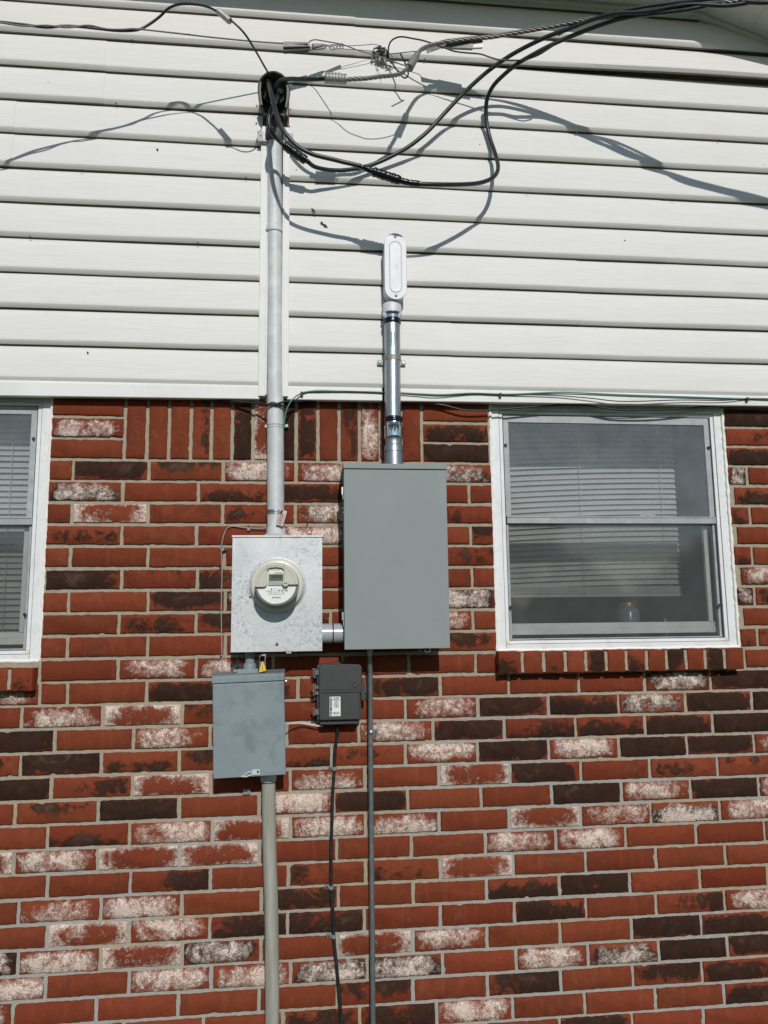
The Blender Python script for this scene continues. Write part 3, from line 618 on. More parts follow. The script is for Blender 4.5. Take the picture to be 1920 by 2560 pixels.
# ------------------------------------------------------------------ windows
def window(x0, x1, z0, z1, label, first):
    rt = root('window', label, 'window', ((x0+x1)/2, 0.015, z0), 'windows in the brick wall')
    t = .034; y0 = .013
    fr = MB()
    fr.box(x0, x0+t, y0, .1, z0, z1); fr.box(x1-t, x1, y0, .1, z0, z1); fr.box(x0+t, x1-t, y0, .1, z1-.055, z1); fr.box(x0+t, x1-t, y0-.006, .1, z0, z0+.021)
    fr.build('frame', 'window_white', rt, bevel=.0018)
    inn = MB(); a, b_, c_, e_ = x0+t+.0015, x1-t-.0015, z0+.0225, z1-.0565; s = .0125
    inn.box(a, a+s, y0+.003, .098, c_, e_); inn.box(b_-s, b_, y0+.003, .098, c_, e_); inn.box(a+s, b_-s, y0+.003, .098, e_-.012, e_); inn.box(a+s, b_-s, y0+.003, .098, c_, c_+.011)
    inn.build('inner_frame', 'window_white', rt, bevel=.0012)
    co_ = MB()
    for xx_ in (a+.0001, b_-s-.0001): co_.box(xx_, xx_+s+.0002, y0+.0022, .05, c_-.0002, c_+.0135)
    co_.parts('corner_cap', 'yellowed', rt, bevel=.001)
    # caulk bead
    ck = MB()
    for xx_, s_ in ((x0, -1), (x1, 1)):
        zz_ = z0; pts = []
        while zz_ < z1-.02: pts.append((xx_+s_*R.uniform(-.001, .0022), y0-.003, zz_)); zz_ += .013
        ck.tube(pts, lambda t_: .0058+.0012*math.sin(t_*160)+.0008*math.sin(t_*61), 8)
    pts = [(x0+(x1-x0)*i/60, y0-.004, z0+R.uniform(-.002, .001)) for i in range(61)]; ck.tube(pts, .0065, 8)
    ck.parts('caulk', 'caulk', rt)
    # storm window
    A, B2, Cz, E = a+s+.004, b_-s-.004, c_+.0135, e_-.014; ys = .022; u = .0200
    g = MB(); g.box(A-.004, B2+.004, .034, .0375, Cz-.002, Cz+.0001); g.box(A-.0041, A-.0001, .024, .09, Cz, E); g.box(B2+.0001, B2+.0041, .024, .09, Cz, E); g.box(A, B2, .026, .09, E+.0001, E+.006)
    g.build('shadow_gap', 'black_gap', rt)
    zm = z0+.461; sfm = MB()
    sfm.box(A, A+u, ys, ys+.011, zm+.0262, E); sfm.box(B2-u, B2, ys, ys+.011, zm+.0262, E); sfm.box(A+u, B2-u, ys, ys+.011, E-.028, E)
    sfm.box(A, A+.0095, ys+.006, ys+.02, Cz, zm); sfm.box(B2-.0095, B2, ys+.006, ys+.02, Cz, zm); sfm.box(A+.0095, B2-.0095, ys+.006, ys+.02, Cz, Cz+.004)
    sfm.build('storm_frame', 'storm_alu', rt, bevel=.001)
    mr = MB(); mr.box(A+.002, B2+.002, ys-.004, ys+.016, zm, zm+.026); mr.box(A+.004, B2, ys-.0065, ys-.0042, zm+.0215, zm+.0255); mr.build('meeting_rail', 'storm_alu', rt, bevel=.0015)
    MB().box(A+u, B2-u, ys+.004, ys+.0065, zm+.0265, E-.028).build('pane', 'dusty_glass', rt, smooth=False)
    MB().box(A+.0095, B2-.0095, ys+.012, ys+.0135, Cz+.004, zm).build('insect_screen', 'screen', rt, smooth=False)
    # inner sash behind the storm window
    yi = .052; sa_ = MB()
    sa_.box(A-.002, B2+.002, yi, yi+.02, Cz+.017, Cz+.040); sa_.box(A-.002, B2+.002, yi+.004, yi+.02, Cz+.0402, Cz+.058); sa_.box(A-.002, A+.012, yi, yi+.02, Cz+.0585, zm-.0055); sa_.box(B2-.034, B2-.018, yi, yi+.02, Cz+.0585, zm-.0055)
    sa_.box(A+.0125, B2-.0345, yi-.008, yi+.062, zm-.004, zm+.0225)
    sa_.build('inner_sash', 'window_white', rt, bevel=.0015)
    MB().box(A+.0125, B2-.0345, yi+.008, yi+.011, Cz+.0585, zm-.0055).build('pane', 'clear_glass', rt, smooth=False)
    sl_ = MB(); sl_.box(x0+.02, x1-.02, .1005, .22, z0-.03, z0+.030); sl_.build('inner_sill', 'window_white', rt)
    lt = MB()
    for xx_, zz_ in ((A+.007, E-.115), (B2-.007, E-.115), (A+.006, Cz+.12), (B2-.006, Cz+.12)):
        lt.box(xx_-.006, xx_+.004, ys-.006, ys-.0002, zz_-.005, zz_+.002); lt.box(xx_-.002, xx_+.003, ys-.008, ys-.0061, zz_-.009, zz_+.004)
    lt.parts('storm_latch', 'black_gap', rt, bevel=.001)
    if first:
        hd = MB()
        for xx_ in (w(1180+468/2.242, 1288).x, w(1180+1008/2.242, 1288).x):
            hd.box(xx_-.03, xx_-.012, ys+.012, ys+.016, zm+.029, zm+.036); hd.box(xx_+.012, xx_+.03, ys+.012, ys+.016, zm+.029, zm+.036); hd.box(xx_-.012, xx_+.012, ys+.012, ys+.016, zm+.033, zm+.0375)
        hd.parts('sash_lift', 'paper', rt, bevel=.001)
    return rt
window(BW[0], BW[1], BW[2], .262, 'large double hung window with dusty glass right of the tall grey breaker box', True)
window(LW[0], LW[1], LW[2], .262, 'double hung window cut off by the left edge of the photo', False)
def blind(x0, x1, ztop, zbot, yb, sag, label, stack=True, gap=None):
    rt = root('window_blind', label, 'blind', ((x0+x1)/2, yb, ztop), 'blinds inside the windows'); sl_ = MB(); z = ztop-.02; i = 0
    while z > zbot+(.045 if stack else .015):
        nx = 20; vs = []; tilt = .95+R.uniform(-.04, .04); jz = R.uniform(-.0010, .0010)
        zl_ = sag*(0.5+0.5*math.sin((z-zbot)*4.2))
        for q_ in range(nx+1):
            t = q_/nx; x = x0+(x1-x0)*t; dz = -zl_*(1-t)**2.0+jz
            for k in range(5):
                s_ = (k/4-.5)*.025; cv = .0028*(1-(2*k/4-1)**2)
                vs.append((x, yb+s_*math.cos(tilt)*1.0-cv*math.sin(tilt), z+dz-(-s_)*math.sin(tilt)+cv*math.cos(tilt)))
        sl_.add(vs, [(q_*5+k, (q_+1)*5+k, (q_+1)*5+k+1, q_*5+k+1) for q_ in range(nx) for k in range(4)])
        z -= .0218; i += 1
    sl_.build('slats', 'blind', rt, ang=60)
    if stack:
        s2_ = MB()
        for k in range(9): s2_.box(x0+.004*R.random(), x1-.003*R.random(), yb-.012, yb+.012, zbot+.012+k*.0034, zbot+.0145+k*.0034)
        s2_.build('slat_stack', 'blind', rt)
    MB().box(x0, x1, yb-.012, yb+.012, zbot, zbot+.0105).build('bottom_rail', 'blind', rt, bevel=.003)
    MB().box(x0, x1, yb-.016, yb+.016, ztop-.004, ztop+.02).build('head_rail', 'blind', rt, bevel=.002)
    cd = MB()
    for t in (.1, .5, .92):
        x = x0+(x1-x0)*t; cd.tube([(x+.0015*math.sin(k*2.1), yb-.0155, ztop-(ztop-zbot-.01)*k/30) for k in range(31)], .0013, 5)
        if stack: cd.tube([(x+.006*math.sin(k*1.9), yb-.016, zbot+.03-.004*k) for k in range(8)], .0012, 5)
    cd.build('ladder_cord', 'white_wire', rt)
xr = w(1692, 1300, -.245).x; zbb = w(1450, 1493, -.245).z
blind(BW[0]+.01, xr, .29, zbb, .245, .030, 'sagging white slatted blind with bunched bottom slats inside the right window')
MB_l = w(70, 1585, -.17)
blind(LW[0]+.04, w(69, 1300, -.17).x, .25, MB_l.z, .17, .0, 'neat white slatted blind inside the window at the left edge', stack=False)
jx = w(1180+872/2.242, 1520, -.17); jz0 = -.681+.0305; jt = w(1569, 1506.5, -.17).z
jar = root('glass_jar', 'blue glass jar with a copper lid standing on the sill inside the right window', 'jar', (jx.x, .17, jz0))
MB().lathe((jx.x, .17, jz0), (jx.x, .17, jz0+.2), [(0, .038), (.003, .043), (jt-jz0-.034, .043), (jt-jz0-.024, .036), (jt-jz0-.019, .029)], 28).build('jar_body', 'jar_blue', jar)
MB().lathe((jx.x, .17, jt-.0185), (jx.x, .17, jt+.2), [(0, .0300), (.001, .0310), (.016, .0310), (.0185, .0295)], 28).build('lid', 'copper', jar)
rx = w(1180+1106/2.242, 1500, -.09)
tag(MB().box(rx.x-.003, rx.x+.003, .13, .136, -.6495, -.575).build('blind_wand', 'blind', loc=(rx.x, .133, -.649), bevel=.001), 'short white rod standing beside the jar behind the window screen', 'rod')
# ------------------------------------------------------------------ service mast with weatherhead
mx = w(689, 1150, .035).x; mzb = w(690, 1338, .05).z; mxt = w(685.2, 620, .035).x
mast = root('service_mast', 'thick pale grey vertical pipe with a dark weatherhead on top entering the meter box', 'conduit', (mx, -.035, mzb))
MA, MTp = Vector((mx+.003, -.037, mzb)), Vector((mxt-.004, -.033, w(688, 330, .035).z))
MB().cyl(MA, MTp, .0298, 40).build('pipe', 'galv_paint', mast)
def mat_at(z): t = (z-MA.z)/(MTp.z-MA.z); return MA.lerp(MTp, t)
zc_ = w(688, 573, .06).z; a = mat_at(zc_-.004); up = (MTp-MA).normalized()
MB().lathe(a, a+up, [(0, .0299), (.0005, .0335), (.007, .0355), (.011, .0345), (.013, .0322), (.018, .0325), (.021, .0308), (.03, .0303), (.031, .0299)], 40).build('coupling', 'galv_paint', mast)
zh = w(690, 1318, .05).z
MB().lathe((mx+.004, -.042, mzb-.002), (mx+.004, -.042, 2), [(0, .041), (.004, .0415), (.006, .038), (.007, .0335), (.025, .0332), (.0275, .031), (.028, .0299)], 36).build('hub', 'galv_paint', mast)
def strap(z, mat, name, holes=True, tilt=0.0):
    c = mat_at(z); vs = []; nn = 28; h_ = .0082
    for i in range(nn+1):
        g = math.radians(-8+196*i/nn)
        for r_ in (.0301, .0313):
            for s_ in (-1, 1): vs.append((c.x+r_*math.cos(g), c.y-r_*math.sin(g), z+s_*h_+tilt*math.cos(g)))
    m_ = MB(); fs = []
    for i in range(nn):
        a_, b_ = i*4, (i+1)*4; fs += [(a_+2, a_+3, b_+3, b_+2), (a_, b_, b_+1, a_+1), (a_+1, b_+1, b_+3, a_+3), (a_, a_+2, b_+2, b_)]
    m_.add(vs, fs); o = m_.build(name, mat, mast, ang=60)
    hh = MB()
    for g in range(30, 160, 15):
        g_ = math.radians(g); d_ = Vector((math.cos(g_), -math.sin(g_), 0)); p_ = Vector((c.x, c.y, z+tilt*math.cos(g_))); hh.cyl(p_+d_*.0308, p_+d_*.0318, .0022, 8)
    hh.build('strap_hole', 'black_gap', o); return o
strap(w(690, 1060, .066).z, 'galv_paint', 'perforated_strap')
s2 = strap(w(680, 1279, .066).z, 'zinc', 'strap', tilt=-.002)
sc_ = MB(); zs_ = w(690, 1060, .04).z; sc_.cyl((mx+.038, .01, zs_), (mx+.038, -.02, zs_), .005, 8); sc_.box(mx+.029, mx+.043, -.006, -.004, zs_-.005, zs_+.005); sc_.box(mx-.040, mx-.028, -.006, -.004, zs_-.005, zs_+.005); sc_.parts('strap_screw', 'galv_paint', mast)
# weatherhead
hc = w(688, 229, .13); hx, hz = hc.x, hc.z; zbase = w(688, 326, .09).z
head = MB().lathe((MTp.x, -.036, zbase-.016), (MTp.x, -.036, 3), [(0, .031), (.001, .034), (.03, .035), (.05, .030)], 30).build('weatherhead', 'hood_shell', mast)
HP = [(680,215),(560,228),(450,272),(340,350),(255,460),(200,590),(180,740),(186,900),(205,1100),(240,1380),(310,1640),(400,1612),(520,1585),(680,1580),(840,1600),(960,1650),(1050,1710),(1130,1450),(1185,1180),(1222,950),(1225,800),(1205,660),(1150,520),(1060,400),(940,300),(810,235)]
def hd(y): return .150-(y-177)/112*.072
rim = [w(630+u/12.76, 160+v/12.76, hd(160+v/12.76)) for u, v in HP]
hcn = sum(rim, Vector())/len(rim); AXH = Vector((0, -.915, -.403)); k_ = len(rim)
inn_ = [hcn+(p_-hcn)*.93 for p_ in rim]; deep = [p_-AXH*.055 for p_ in inn_]
back = [Vector((hx+(p_.x-hx)*.80, -.036, max(hcn.z+(p_.z-hcn.z)*.86, hcn.z-.062))) for p_ in rim]
def loft(mb, A_, B__): mb.add(A_+B__, [(i, (i+1) % k_, (i+1) % k_+k_, i+k_) for i in range(k_)])
sh_ = MB(); loft(sh_, rim, back); loft(sh_, inn_, rim); sh_.add(back, [tuple(range(k_))]); sh_.build('hood', 'hood_shell', head, ang=40)
ln_ = MB(); loft(ln_, [p_-AXH*.0006 for p_ in inn_], deep); ln_.add(deep, [tuple(range(k_))]); ln_.build('hood_lining', 'hood_black', head, smooth=False)
disc = MB(); ax_ = AXH.normalized(); dc = w(685, 230, hd(230)-.040)
disc.lathe(dc-ax_*.01, dc+ax_, [(0, .043), (.012, .0465), (.02, .0465), (.0225, .0445), (.022, .040), (.0245, .0385), (.025, .001)], 40); do_ = disc.build('insulator_disc', 'bakelite', head, ang=25)
hl = MB()
for (dx, dz, r_) in ((.024, -.000, .0105), (-.012, .021, .015), (.008, .030, .008), (.013, -.022, .011), (-.02, -.012, .013), (-.002, .004, .012)):
    p_ = dc+Vector((dx, 0, 0))+Vector((0, -.403, .915))*dz+ax_*.0252; hl.cyl(p_, p_+ax_*.0006, r_, 24)
hl.parts('cable_hole', 'black_gap', do_)
arm = MB()
for s_ in (-1, 1):
    P = [tuple(w(630+u/12.76, 160+v/12.76, hd(160+v/12.76)-.004)) for u, v in (((268,590),(245,800),(265,1080),(300,1320)) if s_ < 0 else ((1130,690),(1155,860),(1135,1130),(1095,1400)))]
    for q_ in range(len(P)-1):
        a_, b_ = P[q_], P[q_+1]; arm.add([(a_[0]-.0045, a_[1]-.004, a_[2]), (a_[0]+.0035, a_[1]-.004, a_[2]), (b_[0]+.0045, b_[1]-.004, b_[2]), (b_[0]-.0045, b_[1]-.004, b_[2]), (a_[0]-.0045, a_[1]+.003, a_[2]), (a_[0]+.0035, a_[1]+.003, a_[2]), (b_[0]+.0045, b_[1]+.003, b_[2]), (b_[0]-.0045, b_[1]+.003, b_[2])], [(0, 3, 2, 1), (4, 5, 6, 7), (0, 1, 5, 4), (3, 7, 6, 2), (0, 4, 7, 3), (1, 2, 6, 5)])
    q_ = w(*((644.5, 265, .09) if s_ < 0 else (723.5, 273, .09))); arm.cyl(q_, q_+Vector((s_*.006, 0, 0)), .0045, 10)
arm.parts('clamp_arm', 'arm_grey', head)
ear = MB()
for s_ in (-1, 1):
    ex = hx+s_*.046; ear.box(min(ex, ex+s_*.02), max(ex, ex+s_*.02), -.062, -.058, zbase-.022, zbase+.012); ear.box(min(ex-s_*.02, ex+s_*.02), max(ex-s_*.02, ex+s_*.02), -.0625, -.050, zbase-.027, zbase-.0222)
    ear.cyl((ex+s_*.009, -.0625, zbase-.004), (ex+s_*.009, -.066, zbase-.004), .0035, 10)
ear.parts('mounting_ear', 'arm_grey', head, bevel=.001)
tg = w(691, 1291, .085)      # dangling tag
tagr = root('warning_tag', 'small tilted pink tag with dark print hanging on the pipe above the meter box', 'tag', (tg.x, tg.y, tg.z))
def tagbox(x0, x1, z0, z1, y0, y1, mb):
    ct, st_ = math.cos(-.27), math.sin(-.27); vs = []
    for x in (x0, x1):
        for y in (y0, y1):
            for z in (z0, z1): vs.append((tg.x+x*ct-z*st_+z*0, tg.y+y, tg.z+x*st_+z*ct))
    mb.add(vs, [(0, 1, 3, 2), (4, 6, 7, 5), (0, 4, 5, 1), (2, 3, 7, 6), (0, 2, 6, 4), (1, 5, 7, 3)])
tgx = w(704, 1291, .085).x-tg.x
m1 = MB(); m2 = MB()
ox = tgx; 
tagbox(ox-.0125, ox+.0125, -.027, .027, 0, .0015, m1)
for k, x in enumerate((-.0105, -.0055, -.0025, .0005, .0035, .0078)):
    z = -.024+(.004 if k in (1, 5) else 0)
    while z < .017-(.006 if k > 2 else 0): l = R.uniform(.003, .008); tagbox(ox+x-.0009, ox+x+.0009, z, z+l, -.0004, .0003, m2); z += l+.0016
tagbox(ox-.009, ox-.001, .012, .026, -.0006, .0003, m2)
m1.build('tag_plate', 'tag_pink', tagr, bevel=.0006); m2.build('tag_print', 'ink', tagr)
# ------------------------------------------------------------------ meter box and meter
Mx0, Mx1, Mz0, Mz1, MD = -.2325, .0705, -.668, -.2805, .12
mbx = root('meter_box', 'mottled galvanized steel meter enclosure with the round electric meter in its front', 'meter box', ((Mx0+Mx1)/2, 0, Mz0))
MB().box(Mx0+.002, Mx1-.002, -MD+.006, -.002, Mz0+.004, Mz1-.004).build('enclosure', 'galv', mbx, bevel=.002)
MB().box(Mx0+.001, Mx1-.001, -MD, -MD+.0055, Mz0, Mz1-.0085).build('front_cover', 'galv', mbx, bevel=.0012)
MB().box(Mx0-.001, Mx1+.002, -MD-.003, -.003, Mz1-.007, Mz1).build('top_cap', 'galv', mbx, bevel=.0012)
mcx, mcz = w(693.5, 1463, MD).x, w(693.5, 1463, MD).z
MB().lathe((mcx, -MD+.001, mcz), (mcx, -3, mcz), [(0, .0955), (.002, .0955), (.004, .0935), (.005, .090), (.012, .0895), (.014, .0875), (.0142, .070)], 64, cap=False).build('meter_ring', 'galv', mbx, ang=25)
scr = MB()
for x, y in ((626, 1492), (692.5, 1611)):
    p_ = w(x, y, MD); scr.lathe((p_.x, -MD+.001, p_.z), (p_.x, -1, p_.z), [(0, .0055), (.0025, .005), (.004, .003)], 12)
scr.parts('screw', 'rust', mbx)
MB().box(w(722, 1629, MD).x-.008, w(722, 1629, MD).x+.008, -MD+.004, -MD+.012, Mz0-.006, Mz0-.0002).build('cover_latch', 'galv', mbx)
met = root('electric_meter', 'round cream electric meter with digital display on the galvanized meter box', 'electric meter', (mcx, -MD, mcz))
f0 = -MD-.012
MB().lathe((mcx, f0, mcz), (mcx, -3, mcz), [(0, .0865), (.006, .0868), (.010, .0845), (.013, .079), (.014, .0745)], 64).build('base', 'meter_cream', met, ang=25)
fy = -MD-.092; mr_ = .0705
mcz2 = mcz
body = MB().lathe((mcx, f0-.0141, mcz2), (mcx, -3, mcz2), [(0, .0735), (.012, .0725), (.060, .0705), (.0625, .0695), (.0642, .0675)], 64).build('housing', 'meter_side', met, ang=25)
fz = fy+.0015
def half(r_, a0, a1, n_=40): return circ(mcx, mcz2, r_, n_, a0, a1)
MB().prism(circ(mcx, mcz2, .0670, 64), fz-.0008, fz+.003).build('face_plate', 'paper', met)
MB().ringprism(circ(mcx, mcz2, .0700, 64), circ(mcx, mcz2, .0630, 64), fz-.0036, fz-.0009).build('rim', 'meter_side', met, bevel=.0008)
zs2 = mcz2-.006
def arc(r_, z): return math.degrees(math.asin((z-mcz2)/r_))
def upperleft(r_):
    a0 = arc(r_, zs2-.004); P = [(mcx-.030, mcz2+math.sqrt(max(0, r_*r_-.030**2)))]
    g0 = math.degrees(math.acos(-.030/r_)); g1 = 180-a0
    P = circ(mcx, mcz2, r_, 20, g0, g1); P += [(mcx-.040, zs2-.004), (mcx-.033, zs2-.001), (mcx-.030, zs2+.006)]
    return P
def upperright(r_):
    a0 = arc(r_, zs2+.003); g1 = math.degrees(math.acos(.024/r_)); P = circ(mcx, mcz2, r_, 20, a0, g1); P += [(mcx+.024, zs2+.004+.006), (mcx+.030, zs2+.003)]
    return P
cv = MB(); cv.prism(upperleft(.0695), fz-.0125, fz-.0012); cv.prism(upperright(.0695), fz-.0125, fz-.0012)
g0, g1 = math.degrees(math.acos(.0239/.0695)), math.degrees(math.acos(-.0299/.0695))
P = circ(mcx, mcz2, .0695, 16, g0, g1)+[(mcx-.0299, mcz2+.045), (mcx-.022, mcz2+.051), (mcx-.003, mcz2+.053), (mcx+.016, mcz2+.051), (mcx+.0239, mcz2+.045)]
cv.prism(P, fz-.0125, fz-.0012); cv.build('face_cover', 'meter_taupe', met, bevel=.0016, seg=3)
ri = MB()
for r_ in (.0585,):
    A_ = circ(mcx, mcz2, r_+.0022, 40, 0, 180); B2_ = circ(mcx, mcz2, r_, 40, 0, 180)
    vs = [(x, fz-.0126, z) for x, z in A_]+[(x, fz-.0142, z) for x, z in circ(mcx, mcz2, r_+.001, 40, 0, 180)]+[(x, fz-.0126, z) for x, z in B2_]; k = 41
    ri.add(vs, [(i, i+1, i+1+k, i+k) for i in range(40)]+[(i+k, i+1+k, i+1+2*k, i+2*k) for i in range(40)])
ri.build('raised_rib', 'meter_cream', met)
MB().box(mcx-.0275, mcx+.0225, fz-.0042, fz-.0012, mcz2-.002, mcz2+.050).build('display_frame', 'meter_taupe', met)
lx = mcx-.0025
MB().box(lx-.0215, lx+.0235, fz-.0052, fz-.0043, mcz2+.0095, mcz2+.0305).build('display', 'lcd', met)
text('96350', lx+.004, mcz2+.0235, fz-.0056, .0155, 'ink', met, 'display_digits', sx=.92, bold=.0003)
MB().box(lx-.0215, lx+.0235, fz-.0052, fz-.0043, mcz2+.0325, mcz2+.0425).build('barcode_label', 'paper', met)
bar = MB(); x = lx-.003
while x < lx+.021: wd = R.choice((.0004, .0008)); bar.box(x, x+wd, fz-.0056, fz-.0053, mcz2+.0335, mcz2+.0370); x += wd+.0006
bar2 = MB(); x = mcx-.014
while x < mcx+.013: wd = R.choice((.0004, .0009)); bar2.box(x, x+wd, fz-.0021, fz-.0018, mcz2-.0455, mcz2-.0415); x += wd+.0006
bar.build('barcode', 'ink', met); bar2.build('barcode', 'ink', met)
MB().box(mcx-.0272, mcx+.0222, fz-.0048, fz-.0012, mcz2-.0045, mcz2+.0075).build('display_sill', 'arm_grey', met)
bt = MB().lathe((mcx+.029, fz-.0125, mcz2+.0015), (mcx+.029, -3, mcz2+.0015), [(0, .0105), (.004, .0102), (.005, .009)], 24).build('optical_port', 'meter_taupe', met)
bh = MB()
for dx in (-.0032, .0032): bh.cyl((mcx+.029+dx, fz-.0174, mcz2+.0015), (mcx+.029+dx, fz-.0179, mcz2+.0015), .0022, 12)
bh.parts('port_hole', 'ink', bt)
TY = fz-.0014
text('I-210+', mcx-.0225, mcz2-.0235, TY, .0078, 'ink', met); text('87 226 034', mcx+.021, mcz2-.0215, TY, .0068, 'ink', met, bold=.0002)
text('CL 200    240V    3W    TYPE', mcx+.000, mcz2-.0282, TY, .0040, 'ink', met); text('WATTHOUR METER  TA 30  Kh 7.2', mcx+.000, mcz2-.0335, TY, .0036, 'ink', met)
MB().cyl((mcx-.0155, TY+.0002, mcz2-.0165), (mcx-.0155, TY-.0003, mcz2-.0165), .0023, 14).build('maker_mark', 'ink', met)
MB().ringprism(rrect(mcx-.0085, mcx+.0005, mcz2-.0255, mcz2-.0155, .001), rrect(mcx-.0080, mcx+.0000, mcz2-.0250, mcz2-.0160, .0008), TY-.0002, TY+.0003).build('printed_square', 'ink', met)
# ------------------------------------------------------------------ tall grey box
Bx0, Bx1, Bz0, Bz1, BD = .1415, .4985, -.6635, -.036, .15
big = root('breaker_box', 'tall plain grey steel breaker enclosure right of the meter box', 'electrical box', ((Bx0+Bx1)/2, 0, Bz0))
MB().box(Bx0+.004, Bx1-.010, -BD+.016, -.002, Bz0+.010, Bz1-.004).build('enclosure', 'grey_paint', big, bevel=.002)
MB().box(Bx0+.0005, Bx1-.002, -BD, -BD+.0145, Bz0, Bz1-.0205).build('door', 'grey_paint', big, bevel=.0018)
MB().box(Bx0-.0015, Bx1+.0005, -BD-.0022, -.002, Bz1-.0175, Bz1).build('top_cap', 'grey_paint', big, bevel=.0015)
hg = MB(); hs = MB()
for zc in (w(855, 1228, .12).z, w(855, 1541, .12).z):
    hg.box(Bx0-.0065, Bx0+.0035, -.128, -.112, zc-.013, zc+.013); hg.tube([(Bx0-.002, -.125, zc-.014), (Bx0-.001, -.128, zc-.03), (Bx0+.0005, -.131, zc-.045)], .0012, 6)
    for q_ in (-.06, -.075): hs.cyl((Bx0+.003, -.122, zc+q_), (Bx0-.0015, -.122, zc+q_), .0042, 10)
hg.parts('hinge', 'zinc', big, bevel=.0006); hs.parts('rivet', 'bright_zinc', big)
pl_ = w(1069, 1624, .14); lo_ = MB(); lo_.tube([(pl_.x+.009*math.cos(t), -.138, pl_.z-.001+.008*math.sin(t)) for t in [math.pi*1.0+math.pi*1.15*i/14 for i in range(15)]], .0016, 6)
lo_.build('padlock_loop', 'zinc', big)
# ------------------------------------------------------------------ PVC nipple between the boxes
nz = w(830, 1583, .08).z
nip = root('conduit_nipple', 'short shiny grey plastic pipe joining the meter box to the tall grey box', 'conduit', ((Mx1+Bx0)/2, -.08, nz))
MB().lathe((Mx1-.002, -.08, nz), (3, -.08, nz), [(0, .0330), (.0355, .0330), (.0360, .0318)], 36).build('sleeve', 'pvc_grey', nip, ang=25)
MB().lathe((Mx1+.0375, -.08, nz), (3, -.08, nz), [(0, .0318), (.0005, .0330), (.036, .0330)], 36).build('coupling', 'pvc_grey', nip, ang=25)
MB().cyl((Mx1+.033, -.08, nz), (Mx1+.039, -.08, nz), .0312, 36).build('seam', 'black_gap', nip)
# ------------------------------------------------------------------ conduit riser with LB fitting
ex_ = .3233; ey = -.080; rise = root('metal_conduit', 'shiny new zinc conduit with an oval cast elbow rising from the tall grey box', 'conduit', (ex_, ey, Bz1))
lbx, lbz = .3352, .7040
lb = MB().prism(capsule(lbx-.0005, lbz+.002, .0385, .121), -.100, -.038).build('conduit_body', 'cast_alu', rise, bevel=.006, seg=3)
MB().lathe((ex_+.002, -.064, .574), (ex_+.001, -.066, -3), [(0, .0335), (.002, .0345), (.024, .0350), (.036, .0356), (.040, .0345)], 36).build('hub', 'cast_alu', lb)
MB().prism(capsule(lbx, lbz, .0405, .1270, 16), -.1085, -.1003).build('cover', 'cast_alu', lb, bevel=.0016, seg=3)
rb_ = MB(); rb_.ringprism(capsule(lbx, lbz-.002, .0215, .098, 16), capsule(lbx, lbz-.002, .0190, .0955, 16), -.1103, -.1080); rb_.build('cover_rib', 'cast_alu', lb, bevel=.0006); MB().ringprism(capsule(lbx, lbz-.002, .0228, .0993, 16), capsule(lbx, lbz-.002, .0216, .0981, 16), -.1087, -.1080).build('cover_rib_shade', 'hinge_grey', lb)  # thin dark ring paints the edge shadow around the raised rib
sc_ = MB()
for s_ in (-1, 1): sc_.lathe((lbx, -.108, lbz+s_*.1135), (lbx, -3, lbz+s_*.1135), [(0, .0052), (.0015, .0052), (.003, .0035)], 14)
so_ = sc_.parts('screw', 'wedge_grey', lb); sd_ = MB()
for s_ in (-1, 1): sd_.box(lbx-.0010, lbx+.0010, -.1116, -.1108, lbz+s_*.1135-.0042, lbz+s_*.1135+.0042)
sd_.parts('screw_slot', 'ink', so_)
mk = text('LB', lbx, lbz+.062, -.1088, .016, 'cast_alu', lb, 'cast_mark', rot=math.pi/2); text('2 INCH', lbx+.003, lbz-.01, -.1088, .011, 'cast_alu', lb, 'cast_mark', rot=math.pi/2)
def seg(name, z0, z1, prof_, mat, par=rise):
    return MB().lathe((ex_, ey, z1), (ex_, ey, -5), prof_, 40).build(name, mat, par, ang=28)
zz1 = .5335
seg('compression_nut', 0, zz1, [(0, .034), (.003, .0345), (.006, .033), (.010, .0285), (.020, .0280), (.022, .031)], 'bright_zinc')
seg('rubber_ring', 0, zz1-.0222, [(0, .0310), (.002, .0325), (.006, .0330), (.007, .0310), (.010, .0312), (.015, .0322), (.019, .0300)], 'tape')
zp1 = zz1-.040; zp0 = w(983, 1040, .10).z
MB().cyl((ex_, ey, zp1), (ex_-.002, ey, zp0), .0287, 44).build('pipe', 'zinc', rise)
seg('rubber_ring', 0, zp0+.001, [(0, .0300), (.002, .0320), (.008, .0330), (.010, .0305), (.016, .0318), (.020, .0300)], 'tape')
z = zp0-.0195
seg('compression_nut', 0, z, [(0, .029), (.008, .0300), (.012, .0325), (.0135, .0335), (.015, .0325), (.016, .0322), (.052, .0322), (.054, .0335), (.057, .0330)], 'bright_zinc')
seg('connector_body', 0, z-.0575, [(0, .0305), (.004, .0290), (.012, .0285), (.024, .0290), (.027, .0325), (.0285, .0330), (.029, .0325), (.048, .0335), (.0485, .036)], 'zinc')
zb_ = z-.0575-.0485
MB().lathe((ex_, ey, Bz1-.0005), (ex_, ey, 5), [(0, .046), (.004, .046), (.0045, .034), (max(.006, zb_-Bz1+.002), .0335)], 24).build('locknut', 'zinc', rise)
zst = w(983, 893, .1).z; stp = MB()
for g in range(0, 20):
    a0, a1 = math.radians(-5+190*g/20), math.radians(-5+190*(g+1)/20)
    vs = [(ex_+r_*math.cos(a_), ey-r_*math.sin(a_), zst+q_) for a_ in (a0, a1) for r_ in (.0288, .0303) for q_ in (-.0085, .0085)]
    stp.add(vs, [(2, 3, 7, 6), (0, 4, 5, 1), (1, 5, 7, 3), (0, 2, 6, 4)])
